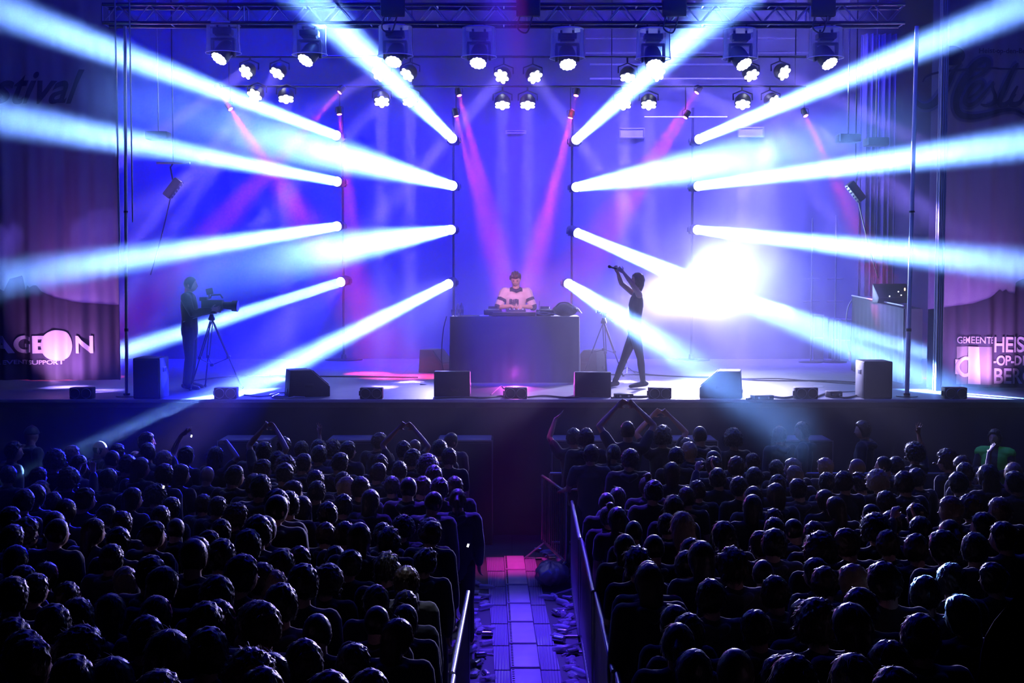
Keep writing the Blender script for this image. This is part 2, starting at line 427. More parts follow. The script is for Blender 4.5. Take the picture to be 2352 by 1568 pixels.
# ------------------------------------------------------------------ trusses and lamps
def box_truss(name, label, y, z0, z1, x0, x1, step, w=0.32):
    t = thing(name, label, 'truss', (0, y, z0))
    h = z1 - z0
    for (dy, dz) in ((-w / 2, 0), (w / 2, 0), (-w / 2, h), (w / 2, h)):
        MB().cyl((x0, dy, dz), (x1, dy, dz), 0.027, n=10).build('chord', DARKMET, t)
    for dy in (-w / 2, w / 2):
        b = MB(); n = int((x1 - x0) / step); up = True
        for i in range(n):
            xa = x0 + i * (x1 - x0) / n; xb = x0 + (i + 1) * (x1 - x0) / n
            b.cyl((xa, dy, 0 if up else h), (xb, dy, h if up else 0), 0.011, n=6)
            if i % 9 == 0: b.cyl((xa, dy, 0), (xa, dy, h), 0.014, n=6)
            up = not up
        b.build('lacing', STEEL, t)
    n = int((x1 - x0) / 1.0)
    for i in range(n + 1):
        xa = x0 + i * (x1 - x0) / n
        for z in (0, h): MB().cyl((xa, -w / 2, z), (xa, w / 2, z), 0.012, n=6).build('cross_brace', STEEL, t)
    return t
tz0 = P(1176, 57, TRUSS_Y).z; tz1 = P(1176, 15, TRUSS_Y).z
ft = box_truss('front_truss', 'black box truss spanning the top of the stage opening', TRUSS_Y, tz0, tz1, -6.15, 5.9, 0.235)
for u in (905, 1213, 1545, 1884):               # hoist motors sitting on the truss
    p = P(u, 18, TRUSS_Y)
    t = thing('chain_hoist', 'black chain hoist on the front truss, %s from the audience left' % {905: 'first', 1213: 'second', 1545: 'third', 1884: 'fourth'}[u], 'hoist', (p.x, TRUSS_Y - 0.02, tz1 + 0.03), 0, 'chain hoists on the front truss')
    MB().box((0, -0.18, -0.07), (0.36, 0.1, 0.3), None, 0.02).box((0, 0.0, 0.07), (0.3, 0.42, 0.09), None, 0.02).build('housing', BLACKB, t)
    MB().cyl((0, 0, 0.1), (0, 0, 9.7 - tz1 - 0.04), 0.012, n=8).build('chain', STEEL, t)
    MB().tube(spline([(-0.12, -0.2, -0.2), (-0.16, -0.22, -0.4), (-0.02, -0.22, -0.46), (0.06, -0.2, -0.22)]), 0.012).build('cable', RUBBER, t)
# upper and lower bars that carry the wash lights, and the roof tubes far behind
for (nm, v, lab) in (('lighting_bar', 128, 'upper black bar carrying the higher row of wash lights'), ('lighting_bar', 196, 'lower black bar carrying the lower row of wash lights')):
    z = P(1176, v, WASH_Y).z
    t = thing(nm, lab, 'lighting bar', (0, WASH_Y + 0.1, z))
    MB().cyl((-5.6, 0, 0), (5.6, 0, 0), 0.024, n=10).build('pipe', BLACK, t)
    b = MB()
    for x in (-5.4, -1.9, 1.9, 5.4): b.cyl((x, 0.045 if v > 150 else 0, 0), (x, 0.045 if v > 150 else 0, 9.69 - z), 0.008, n=6).box((x, 0.03, 0), (0.03, 0.05, 0.03))
    b.build('drop_wire', BLACK, t)
for i, (u0, u1, v) in enumerate(((1345, 1830, 88), (1345, 1870, 121), (1355, 1700, 148), (1355, 1740, 181), (1480, 1670, 269))):
    a = P(u0, v, 27.6); b = P(u1, v, 27.6)
    o = MB().cyl((a.x, 27.6, a.z), (b.x, 27.6, b.z), 0.02, n=8).build('roof_tube', STEEL)
    tag(o, '%s thin horizontal tube of the roof frame behind the wash lights' % ('topmost', 'second highest', 'third highest', 'fourth highest', 'lowest')[i], 'tube', 'roof tubes behind the wash lights')
for i, (u, v, w_, h_) in enumerate(((1451, 306, 55, 20), (1724, 304, 58, 20), (1185, 304, 44, 5))):
    p = P(u, v, 28.07); k = 28.07 / F
    t = thing('framed_panel' if i < 2 else 'pale_batten', ('pale framed panel high on the black drop right of centre', 'faint framed panel high on the black drop, the outer one', 'thin pale batten high on the black drop above the table')[i], 'panel', p)  # pale framed panels, not screens, and one batten
    MB().box((0, 0, 0), (w_ * k, 0.03, h_ * k), None, 0.004).build('face', M('panel_face_%d' % i, (0.4, 0.4, 0.45), 0.5), t)
    fr = MB()
    for sx in (-1, 1): fr.box((sx * w_ * k / 2, -0.02, 0), (0.03, 0.03, h_ * k + 0.03), None, 0.004)
    for sz in (-1, 1): fr.box((0, -0.02, sz * h_ * k / 2), (w_ * k + 0.03, 0.03, 0.03), None, 0.004)
    fr.build('frame', STEEL, t)

def hexprof(r, z): return [(r, z)]
# shared meshes of a moving head, beam along local -Z, pivot at the origin
mh_base = MB().box((0, 0, 0.30), (0.26, 0.20, 0.09), None, 0.015).box((0, 0, 0.245), (0.2, 0.16, 0.03), None, 0.01).mesh('base', BLACKB)
mh_yoke = MB().box((-0.155, 0, 0.09), (0.04, 0.11, 0.27), None, 0.015).box((0.155, 0, 0.09), (0.04, 0.11, 0.27), None, 0.015).box((0, 0, 0.22), (0.34, 0.12, 0.035), None, 0.012).mesh('yoke', BLACKB)
mh_head = MB().lathe([(0.05, 0.19), (0.10, 0.17), (0.125, 0.08), (0.13, -0.05), (0.125, -0.10), (0.118, -0.135)], 20).mesh('head', BLACK)
mh_lens = MB().lathe([(0.112, -0.128), (0.113, -0.142), (0.08, -0.150), (0.0, -0.155)], 24).mesh('lens', LENS)
def moving_head(name, label, p, d, group, lens_mesh, scale=1.0, hang=True, side=(0, 1, 0)):
    t = thing(name, label, 'stage light', p, 0, group)
    q = Vector(d).to_track_quat('-Z', 'Y')
    b = obj('base', mh_base, t); y = obj('yoke', mh_yoke, t)
    if not hang:                                 # clamped to an upright pipe behind it: lie the base back
        m = Matrix.Rotation(R(-90), 4, 'X')
        b.matrix_local = m; y.matrix_local = m
    h = obj('head', mh_head, t); h.rotation_mode = 'QUATERNION'; h.rotation_quaternion = q
    l = obj('lens', lens_mesh, h)
    l['label'] = 'glowing lens'
    t.scale = (scale,) * 3
    return t

cols = ['first', 'second', 'third', 'fourth']
rowsn = ['top', 'second', 'third', 'bottom']
cx = {}
for i, (u, v, u2, v2, y2, k, dg) in enumerate(BEAMS):
    a = P(u, v, BEAM_Y); d = P(u2, v2, y2) - a
    ci, ri = i // 4, i % 4
    moving_head('moving_spotlight', 'beam light at the %s of the %s upright pipe behind the stage' % ({'top': 'top', 'second': 'second level', 'third': 'third level', 'bottom': 'bottom'}[rowsn[ri]], cols[ci]), a, d, 'beam lights on the upright pipes', mh_lens, 0.86, False)
    cx.setdefault(ci, []).append(a)
for ci, ps in cx.items():
    x = sum(p.x for p in ps) / 4
    t = thing('light_pipe', '%s black upright pipe from audience left carrying four beam lights' % cols[ci], 'pipe', (x, BEAM_Y + 0.42, SZ), 0, 'upright pipes behind the stage')
    MB().cyl((0, 0, 0.02), (0, 0, 5.3), 0.026, n=10).build('pipe', BLACK, t)
    MB().lathe([(0.4, 0), (0.4, 0.02), (0.06, 0.03), (0.05, 0.12)], 24).build('base_plate', BLACK, t)
    b = MB()
    for p in ps: b.cyl((0, 0, p.z - SZ), (p.x - x, -0.14, p.z - SZ), 0.02, n=8)
    b.build('clamp', DARKMET, t)

# hexagonal honeycomb wash lights
wl_lens = MB()
for (hx, hy) in [(0, 0)] + [(0.062 * math.cos(R(60 * k)), 0.062 * math.sin(R(60 * k))) for k in range(6)] + [(0.108 * math.cos(R(30 + 60 * k)), 0.108 * math.sin(R(30 + 60 * k))) for k in range(6)]:
    wl_lens.lathe([(0.042, -0.10), (0.042, -0.112), (0.026, -0.12), (0.0, -0.122)], 6, Matrix.Translation((hx, hy, 0)))
wl_lens = wl_lens.mesh('lens_cluster', LENSW)
wl_head = MB().lathe([(0.05, 0.10), (0.10, 0.09), (0.15, 0.02), (0.155, -0.09), (0.145, -0.10)], 18).mesh('head', BLACK)
WN = []
for i, (u, v, u2, v2) in enumerate(WASHES):
    a = P(u, v, WASH_Y); d = P(u2, v2, WASH_Y - (1.8 if abs(u - u2) < 8 else 2.1)) - a
    WN.append((a, d, v < 190))
for up in (True, False):
    L = sorted([w for w in WN if w[2] == up], key=lambda w: w[0].x)
    for j, (a, d, _) in enumerate(L):
        nth = ['first', 'second', 'third', 'fourth', 'fifth', 'sixth', 'seventh', 'eighth', 'ninth', 'tenth'][j]
        t = thing('wash_light', 'honeycomb wash light, %s from audience left on the %s bar' % (nth, 'upper' if up else 'lower'), 'stage light', a, 0, 'wash lights on the %s bar' % ('upper' if up else 'lower'))
        zb = P(1176, 128 if up else 196, WASH_Y).z - a.z
        MB().tube([(-0.18, 0, 0), (-0.18, 0.02, 0.12), (0, 0.08, 0.2), (0.18, 0.02, 0.12), (0.18, 0, 0)], 0.014, 6).cyl((0, 0.08, 0.19), (0, 0.1, max(0.21, zb - 0.02)), 0.016, n=8).build('yoke', BLACK, t)
        h = obj('head', wl_head, t); h.rotation_mode = 'QUATERNION'; h.rotation_quaternion = d.to_track_quat('-Z', 'Y')
        l = obj('lens_cluster', wl_lens, h); l['label'] = 'glowing honeycomb lenses'
# red pin lights
for i, (u, v, u2, v2) in enumerate(sorted(REDS)):
    a = P(u, v, WASH_Y); d = P(u2, v2, WASH_Y - 0.3) - a
    nth = ['first', 'second', 'third', 'fourth', 'fifth', 'sixth', 'seventh', 'eighth', 'ninth', 'tenth', 'eleventh'][i]
    t = thing('pin_light', 'small red pin light, %s from audience left among the wash lights' % nth, 'stage light', a, 0, 'red pin lights')
    q = d.to_track_quat('-Z', 'Y')
    c = MB().lathe([(0.02, 0.12), (0.05, 0.10), (0.055, -0.03), (0.05, -0.04)], 14).build('can', BLACK, t); c.rotation_mode = 'QUATERNION'; c.rotation_quaternion = q
    MB().lathe([(0.046, -0.036), (0.046, -0.044), (0.0, -0.055)], 14).build('lens', LENSR, c)
    zb = P(1176, 196, WASH_Y).z - a.z
    MB().tube([(-0.07, 0, 0), (-0.07, 0.04, 0.1), (0, 0.08, 0.13), (0.07, 0.04, 0.1), (0.07, 0, 0)], 0.008, 5).cyl((0, 0.08, 0.12), (0, 0.1, max(0.14, zb - 0.015)), 0.01, n=6).build('bracket', BLACK, t)
# moving heads in clear rain covers under the front truss
led_face = MB()
for (hx, hy) in [(0, 0)] + [(0.05 * math.cos(R(60 * k)), 0.05 * math.sin(R(60 * k))) for k in range(6)] + [(0.095 * math.cos(R(30 * k)), 0.095 * math.sin(R(30 * k))) for k in range(12)]:
    led_face.lathe([(0.024, -0.135), (0.024, -0.142), (0.0, -0.15)], 8, Matrix.Translation((hx, hy, 0)))
led_face = led_face.mesh('led_face', LENSW)
film = MB(); n = 28
cov = bmesh.new(); rg = []
for (r, z) in ((0.25, 0.0), (0.252, -0.1), (0.25, -0.25), (0.262, -0.40), (0.272, -0.42)):
    rg.append([cov.verts.new((r * math.cos(2 * PI * i / n), r * 0.9 * math.sin(2 * PI * i / n), z)) for i in range(n)])
for a, b in zip(rg, rg[1:]):
    for i in range(n): cov.faces.new((a[i], a[(i + 1) % n], b[(i + 1) % n], b[i]))
bmesh.ops.solidify(cov, geom=cov.faces[:], thickness=0.003)
film._add(cov); film_me = film.mesh('film', FILM)
rim_me = MB().lathe([(0.25, 0), (0.255, 0.01), (0.25, 0.022), (0.02, 0.024)], 28, Matrix.Diagonal((1, 0.9, 1, 1))).mesh('lid', clear('cover_lid', 0.55, (0.75, 0.7, 0.9), 0.25))
glint_me = MB().tube([(0.262, -0.05, 0), (0.248, -0.05, 0.16), (0.249, -0.05, 0.42)], 0.02, 6, 0.004, flat=(0, 1, 0)).mesh('glint_strip', M('cover_glint', (0.75, 0.72, 0.85), 0.3))  # pale strip that paints the highlight line down the side of the cover
hem_me = MB().torus((0, 0, 0), 0.27, 0.006, 'z').mesh('hem', M('cover_hem', (0.7, 0.7, 0.8), 0.3))
for i, (u, v, ul, vl, lean) in enumerate(MOVERS):
    p = P(u, v, TRUSS_Y); l = P(ul, vl, TRUSS_Y)
    nth = ['first', 'second', 'third', 'fourth', 'fifth', 'sixth', 'seventh', 'eighth'][i]
    t = thing('moving_light', 'moving light in a clear rain cover, %s from audience left under the truss' % nth, 'stage light', (p.x, TRUSS_Y, p.z), 0, 'moving lights under the front truss')
    top = 0.21
    c = obj('rain_cover', film_me, t); c.location = (0, 0, top); c['label'] = 'clear plastic rain cover'
    obj('lid', rim_me, c); sm_ = obj('glint_strip', glint_me, c); sm_.location = (0, 0, -0.42); hm = obj('hem', hem_me, c); hm.location = (0, 0, -0.42); hm.scale = (1, 0.9, 1)
    b = obj('base', mh_base, t); b.location = (0, 0, -0.19); b.scale = (1.1, 1.1, 1)
    MB().cyl((-0.09, 0, 0.15), (-0.09, 0, tz0 - p.z), 0.018, n=8).cyl((0.09, 0, 0.15), (0.09, 0, tz0 - p.z), 0.018, n=8).build('clamp', DARKMET, t)
    y = obj('yoke', mh_yoke, t); y.location = (0, 0, -0.22); y.scale = (1.05, 1, 1.0)
    d = Vector((lean, -0.62, -0.95))
    h = obj('head', mh_head, t); h.location = (0, 0, -0.20); h.rotation_mode = 'QUATERNION'; h.rotation_quaternion = d.to_track_quat('-Z', 'Y'); h.scale = (1.05, 1.05, 1.0)
    f = obj('led_face', led_face, h); f['label'] = 'glowing lens cluster'
# side clusters of hanging lights by the wings
def side_cluster(pxs, yy, word_):
    for i, (u, v, kind) in enumerate(pxs):
        p = P(u, v, yy + (0.5 if kind == 'lamp' else 0))
        lab = {'box': 'black hanging loudspeaker of the upper side cluster by the %s, %s of them', 'lamp': 'black side lamp tilted down by the %s, %s of them'}[kind] % (word_, ('outer', 'inner', 'third', 'fourth')[i % 2])
        if kind == 'box':
            t = thing('hanging_speaker', lab, 'speaker', p)
            MB().box((0, 0, 0), (0.36, 0.3, 0.13), None, 0.02).build('cabinet', BLACKB, t)
            MB().cyl((0, 0, 0.06), (0, 0, 9.69 - p.z), 0.012, n=6).build('hanging_wire', STEEL, t)
            MB().box((-0.17, -0.155, 0), (0.02, 0.01, 0.12), None, 0.002).build('edge', STEEL, t)
        else:
            t = thing('hanging_lamp', lab, 'stage light', p)
            s = -1 if u > 1176 else 1
            MB().box((0, 0, 0), (0.14, 0.22, 0.36), (0, s * R(38), 0), 0.02).build('housing', BLACK, t)
            q = Euler((0, s * R(38), 0)).to_matrix()
            m = MB()
            for k in range(6): m.ball(q @ Vector((s * 0.09, -0.06 , -0.15 + 0.06 * k)), 0.018, n=8)
            m.build('lit_dots', M('lamp_face_%d_%d' % (i, u), (0.8, 0.8, 0.85), 0.2, 0.5), t)
            MB().tube([(0, 0, 0.1), (-s * 0.05, 0.02, 0.35), (0, 0.02, 0.42)], 0.015, 6).cyl((0, 0.02, 0.42), (0, 0.02, 9.69 - p.z), 0.012, n=6).build('hanger', DARKMET, t)
            MB().cyl((-0.28, 0.02, 0.42), (0.28, 0.02, 0.42), 0.02, n=8).build('crossbar', STEEL, t)
            MB().tube(spline([(s * -0.02, 0.05, 0.1), (s * -0.1, 0.06, -0.3), (s * -0.28, 0.06, -1.0), (s * -0.42, 0.06, -1.45)]), 0.01, 5).build('cable', RUBBER, t)
side_cluster([(364, 312, 'box'), (398, 432, 'lamp')], 21.5, 'left wing')
side_cluster([(1948, 318, 'box'), (2012, 326, 'box'), (1965, 440, 'lamp')], 21.5, 'right wing')

# ------------------------------------------------------------------ side banners and poles
BANY = 20.5
SCRIM = cloth_panel('banner_cloth', (0.34, 0.32, 0.40), 0.5)
PRINTD = cloth_panel('banner_dark_print', (0.10, 0.085, 0.14), 0.5)
PRINTL = cloth_panel('banner_light_print', (0.85, 0.80, 0.86), 0.5)
def banner(name, label, u0, u1, v0, v1, seed):
    a = P(u0, v1, BANY); b = P(u1, v0, BANY)
    t = thing(name, label, 'banner', ((a.x + b.x) / 2, BANY, a.z))
    W = b.x - a.x; Hh = b.z - a.z
    r = random.Random(seed); ph = [r.uniform(0, 6) for _ in range(4)]
    def f(u, v):
        k = 0.25 + 0.75 * (1 - v)
        return Vector((-W / 2 + W * u, (0.05 * math.sin(u * W * 9 + ph[0]) + 0.035 * math.sin(u * W * 17 + ph[1]) + 0.02 * math.sin(u * W * 31 + ph[2])) * k + 0.02 * math.sin(v * 5 + ph[3]), Hh * v))
    MB().sheet(f, 150, 20, 0.006).build('cloth', SCRIM, t)
    return t, f, a, b
def hill(t, f, a, b, prof, name='hill_print'):
    """dark printed skyline over the lower part of the banner, following its folds"""
    W = b.x - a.x; Hh = b.z - a.z
    pr = [P(u, v, BANY) for u, v in prof]
    def top(x):
        for p, q in zip(pr, pr[1:]):
            if p.x <= x <= q.x: return p.z + (q.z - p.z) * (x - p.x) / max(1e-6, q.x - p.x)
        return pr[0].z if x < pr[0].x else pr[-1].z
    def g(u, v):
        x = a.x + W * u; zt = (top(x) - a.z) / Hh
        p = f(u, v * zt); p.y -= 0.012; return p
    MB().sheet(g, 260, 10, 0.004).build(name, PRINTD, t)

def conform(t, f, a, b):
    """lay the prints of a banner on the folds of its cloth"""
    W = b.x - a.x; Hh = b.z - a.z
    for o in t.children:
        if o.name.split('.')[0] in ('cloth', 'hill_print'): continue
        bm = bmesh.new(); bm.from_mesh(o.data)
        mw = o.matrix_basis.copy(); mi = mw.inverted()
        bmesh.ops.triangulate(bm, faces=bm.faces[:])
        for _ in range(5):
            lg = [e for e in bm.edges if e.calc_length() * max(o.scale) > 0.035]
            if lg: bmesh.ops.subdivide_edges(bm, edges=lg, cuts=1); bmesh.ops.triangulate(bm, faces=[q for q in bm.faces if len(q.verts) > 3])
        base = min((mw @ v.co).y for v in bm.verts)
        for v in bm.verts:
            q = mw @ v.co
            fu = min(1, max(0, q.x / W + 0.5)); fv = min(1, max(0, q.z / Hh))
            off = {'script_outline': -0.020, 'emblem_field': -0.020}.get(o.name.split('.')[0], -0.042)
            q.y = f(fu, fv).y + off + (q.y - base) * 0.3
            v.co = mi @ q
        bm.to_mesh(o.data); bm.free()
bl, f, a, b = banner('side_banner', 'translucent wing banner with a glowing white disc in its lettering', -260, 262, -40, 872, 3)
hill(bl, f, a, b, [(-260, 690), (-60, 660), (0, 663), (14, 668), (24, 640), (50, 632), (58, 668), (64, 655), (72, 660), (80, 655), (86, 655), (96, 668), (130, 684), (165, 692), (262, 700)])
o0 = Vector((bl.location.x, BANY, bl.location.z))
def lp(u, v, dy=-0.03): return P(u, v, BANY + dy) - o0
for (txt, u, v, hpx, sx) in (('STAGE', -80, 809, 37, 1.18), ('N', 174, 809, 37, 1.05)):
    word(txt, hpx * BANY / F / 0.69, PRINTL if txt != 'IT' else cloth_panel('banner_faint_print', (0.16, 0.14, 0.22), 0.4), bl, lp(u, v), 'lettering', 0.012, sx=sx)
word('TECHNICAL EVENT SUPPORT', 9.5 * BANY / F / 0.69, PRINTL, bl, lp(-94, 836), 'small_lettering', 0.002, sx=1.32)
pc = lp(131, 793)
MB().lathe([(0.222, -0.006), (0.222, 0.0), (0.0, 0.0005)], 48, Matrix.Translation(pc) @ Matrix.Rotation(PI / 2, 4, 'X')).build('disc', PRINTL, bl)
MB().torus(pc + Vector((0, -0.01, 0)), 0.232, 0.011, 'y', 48).build('ring', PRINTL, bl)
spot('disc_light', Vector((P(128, 793, BANY).x, BANY + 0.75, P(128, 790, BANY).z)), P(131, 790, BANY), (1, 0.85, 1), 900, 34, 0.05, 0.5)
# faint upper script of the left banner
word('Hestival', 74 * BANY / F / 0.69, PRINTD, bl, lp(-130, 236), 'script_lettering', 0.012, shear=0.5, sx=0.85)

conform(bl, f, a, b)
br_, f, a, b = banner('side_banner', 'translucent wing banner with big script lettering and a pale letter emblem', 2130, 2620, -40, 890, 9)
hill(br_, f, a, b, [(2130, 711), (2155, 707), (2195, 702), (2235, 697), (2262, 686), (2285, 676), (2297, 664), (2303, 669), (2312, 664), (2318, 672), (2332, 674), (2334, 650), (2340, 646), (2350, 640), (2400, 636), (2420, 660), (2620, 700)])
o0 = Vector((br_.location.x, BANY, br_.location.z))
word('GEMEENTE', 15 * BANY / F / 0.69, PRINTL, br_, lp(2198, 788), 'lettering', 0.001, sx=0.76)
word('HEIST', 34 * BANY / F / 0.69, PRINTL, br_, lp(2282, 808), 'lettering', 0.006, sx=0.74)
word('-OP-DEN-', 21 * BANY / F / 0.69, PRINTL, br_, lp(2281, 838), 'lettering', 0.006, sx=0.8)
word('BERG', 34 * BANY / F / 0.69, PRINTL, br_, lp(2281, 880), 'lettering', 0.006, sx=0.8)
k = BANY / F
q = lp(2237, 839)
MB().box(q + Vector((0, 0.012, 0)), (78 * k, 0.006, 87 * k)).build('emblem_field', cloth_panel('emblem_field_print', (0.30, 0.27, 0.28), 0.4), br_)
MB().prism([(lp(2241, 0).x, lp(0, 796).z), (lp(2262, 0).x, lp(0, 796).z), (lp(2266, 0).x, lp(0, 882).z), (lp(2242, 0).x, lp(0, 882).z)], 'y', q.y - 0.004, q.y + 0.004).build('emblem_stem', PRINTL, br_)
ec = lp(2219, 842)
MB().torus(ec, 20 * k, 4.2 * k, 'y', 40, 8).box(ec + Vector((-20 * k, 0, 0)), (8 * k, 0.008, 34 * k)).build('emblem_bowl', PRINTL, br_)
# upper sign with the script, printed on a plate of lighter cloth shaped round the letters
def stroke(pts, wid):
    return spline([P(2052 + x / 6.533, 80 + y / 6.533, BANY - 0.2) - o0 for x, y in pts], 7), wid
def strokes(name, L, mat, dy, extra=0.0):
    m = MB()
    for pts, w0, w1 in L:
        s = spline([P(2052 + x / 6.533, 80 + y / 6.533, BANY - 0.2) - o0 for x, y in pts], 7)
        n = len(s); rr = [((w0 + (w1 - w0) * math.sin(PI * i / (n - 1))) / 6.533 * k) + extra for i in range(n)]
        m.tube([p + Vector((0, dy, 0)) for p in s], [0.005] * n, 8, rr, flat=(0, 1, 0))
    return m.build(name, mat, br_)
SCR = [([(400, 860), (400, 960), (480, 1040), (600, 1040), (700, 970), (800, 820), (900, 640), (960, 520), (1080, 390)], 12, 50),
       ([(500, 680), (540, 610), (640, 560), (800, 530), (1000, 505), (1200, 490), (1500, 480), (1860, 485), (2300, 470)], 9, 18),
       ([(1160, 650), (1320, 590), (1440, 500), (1480, 400), (1440, 345), (1350, 370), (1240, 480), (1130, 640), (1040, 820), (1000, 980), (1020, 1110), (1100, 1190), (1260, 1205), (1440, 1180), (1700, 1110), (1900, 1110), (2100, 1200)], 12, 52),
       ([(1190, 920), (1300, 860), (1390, 760), (1390, 690), (1320, 690), (1220, 780), (1140, 920), (1140, 1000), (1200, 1030), (1300, 990), (1400, 880), (1480, 780), (1550, 680)], 12, 34),
       ([(1530, 690), (1540, 800), (1580, 900), (1550, 1000), (1450, 1040), (1370, 1020)], 12, 34),
       ([(1470, 1040), (1600, 990), (1700, 860), (1800, 640), (1900, 440), (1940, 400)], 10, 30),
       ([(1880, 440), (1780, 660), (1680, 900), (1660, 1000), (1720, 1030), (1800, 980), (1900, 860)], 16, 44),
       ([(1930, 740), (1850, 900), (1830, 1000), (1900, 1020), (2000, 960), (2100, 760)], 14, 40), ([(2080, 760), (2090, 1000), (2300, 760)], 14, 40)]
strokes('script_outline', [SCR[0], SCR[2], SCR[3], SCR[5]], cloth_panel('script_edge_print', (0.20, 0.19, 0.32), 0.45), 0.012, 0.04)
strokes('script_lettering', SCR, PRINTD, 0.0)
word('Heist-op-den-Berg', 11 * k / 0.69, PRINTD, br_, lp(2248, 122), 'small_lettering', 0.002, sx=1.0)
MB().ball(lp(2187, 128), 0.16, (1.25, 0.05, 0.95), 24).build('round_badge', PRINTD, br_)
conform(br_, f, a, b)
for s_, u, nm, lab in ((1, 2094, 'mast', 'tall white steel mast at the right edge of the stage'), (-1, 289, 'mast', 'tall thin grey mast at the left edge of the stage')):
    y = 19.45; p0 = P(2083 if s_ > 0 else 291, 905, y); p1 = P(2106 if s_ > 0 else 287, 60, y)
    t = thing(nm, lab, 'mast', (p0.x, y, SZ))
    d = Vector((p1.x - p0.x, 0, p1.z - SZ))
    r = 0.034 if s_ > 0 else 0.026
    MB().cyl((0, 0, 0.0), d * 0.18, r, n=12).cyl(d * 0.18, d, r * 0.92, n=12).build('pole', WHITEMET if s_ > 0 else STEEL, t)
    MB().cyl(d * 0.178, d * 0.186, r * 1.25, n=12).cyl(d * 0.5, d * 0.505, r * 1.3, n=12).build('collar', DARKMET, t)
    MB().lathe([(0.16, 0), (0.16, 0.012), (0.05, 0.02), (0.05, 0.05)], 20).build('foot_plate', DARKMET, t)
    if s_ < 0:
        MB().cyl((-0.07, 0, 2.0), (-0.09, 0, 7.0), 0.014, n=8).cyl((0.1, 0.1, 2.6), (0.1, 0.1, 6.0), 0.012, n=8).build('rope', STEEL, t)
x = P(2150, 700, 20.2).x
MB().sheet(lambda u, v: Vector((x - 0.04 + 0.13 * u + 0.02 * v, 20.15 + 0.05 * math.sin(u * 26), 2.02 + 6.4 * v)), 40, 4, 0.006).build('white_drape', cloth_panel('white_drape_cloth', (0.5, 0.5, 0.55), 0.3))
tag(bpy.data.objects['white_drape'], 'narrow pale drape hanging between the white mast and the script banner', 'drape')
x2 = P(1990, 500, 26.5).x
MB().sheet(lambda u, v: Vector((x2 - 0.15 + 0.75 * u, 26.5 + 0.1 * math.sin(u * 40) + 0.04 * math.sin(u * 91), 2.02 + 6.6 * v)), 120, 4, 0.006).build('gauze_drape', cloth_panel('gauze_cloth', (0.2, 0.2, 0.25), 0.45))
tag(bpy.data.objects['gauze_drape'], 'folded gauze drape hanging behind the covered desk at the right of the stage', 'drape')

# ------------------------------------------------------------------ wedges, front fills, side speakers
def wedge_mesh(w, d, h):
    poly = [(-d / 2, 0), (d / 2, 0), (d / 2, h * 0.45), (d * 0.12, h), (-d / 2 + 0.04, h)]
    return poly
def wedge(label, p, w, d, h, rz, group='monitor wedges on the stage'):
    t = thing('monitor_wedge', label, 'monitor speaker', p, rz, group)
    MB().prism([(-d / 2, 0.0), (d / 2, 0.0), (d / 2, h * 0.38), (d * 0.05, h), (-d / 2 + 0.03, h)], 'x', -w / 2, w / 2, 0.012).build('cabinet', BLACKB, t)
    a = Vector((0, d / 2, h * 0.38)); b = Vector((0, d * 0.05, h)); mid = (a + b) / 2; ang = math.atan2(b.z - a.z, b.y - a.y)
    MB().box(mid + Vector((0, 0.008, 0.006)), (w - 0.06, (b - a).length - 0.05, 0.012), (ang - PI if False else ang, 0, 0), 0.003).build('grille', GRILLE, t)
    for s in (-1, 1): MB().box((s * (w / 2 + 0.002), 0.0, h * 0.42), (0.006, 0.13, 0.05), None, 0.002).build('handle', DARKMET, t)
    MB().box((0.04, -d / 2 - 0.002, 0.09), (0.12, 0.006, 0.05), None, 0.002).build('socket_plate', DARKMET, t)
    return t
def onstage(u, v): # point on the deck seen at pixel
    Y = (EYE - SZ) * F / (v - 627); p = P(u, v, Y); return Vector((p.x, Y, SZ))
p = onstage(1038, 911); wedge('monitor wedge seen square from behind at the stage lip, below the table end', Vector((p.x, p.y + 0.2, SZ)), 0.54, 0.40, 0.37, 0)
p = onstage(1362, 913); wedge('monitor wedge seen square from behind at the stage lip, beside the singer', Vector((p.x, p.y + 0.2, SZ)), 0.54, 0.40, 0.37, 0)
p = onstage(700, 912); wedge('monitor wedge turned sideways near the left end of the stage lip, cables beside it', Vector((p.x, p.y + 0.22, SZ)), 0.46, 0.62, 0.40, R(-72))
p = onstage(1662, 915); wedge('monitor wedge turned sideways near the right part of the stage lip', Vector((p.x, p.y + 0.22, SZ)), 0.46, 0.62, 0.40, R(78))
p = onstage(1358, 858); wedge('monitor wedge behind the camera tripod, tilted towards the table', Vector((p.x, p.y + 0.3, SZ)), 0.46, 0.50, 0.43, R(62))
p = onstage(1000, 858); wedge('dim monitor wedge standing at the left end of the draped table', Vector((p.x, p.y + 0.3, SZ)), 0.46, 0.50, 0.43, R(-118))
ff_where = {(854, 914): 'left of the square wedge below the table end', (1185, 919): 'at the middle of the lip under the table', (1515, 918): "in front of the singer's feet",
            (1850, 923): 'right of the sideways wedge', (520, 912): "at the cameraman's tripod", (190, 912): 'under the banner with the glowing disc', (2191, 926): 'under the script banner'}
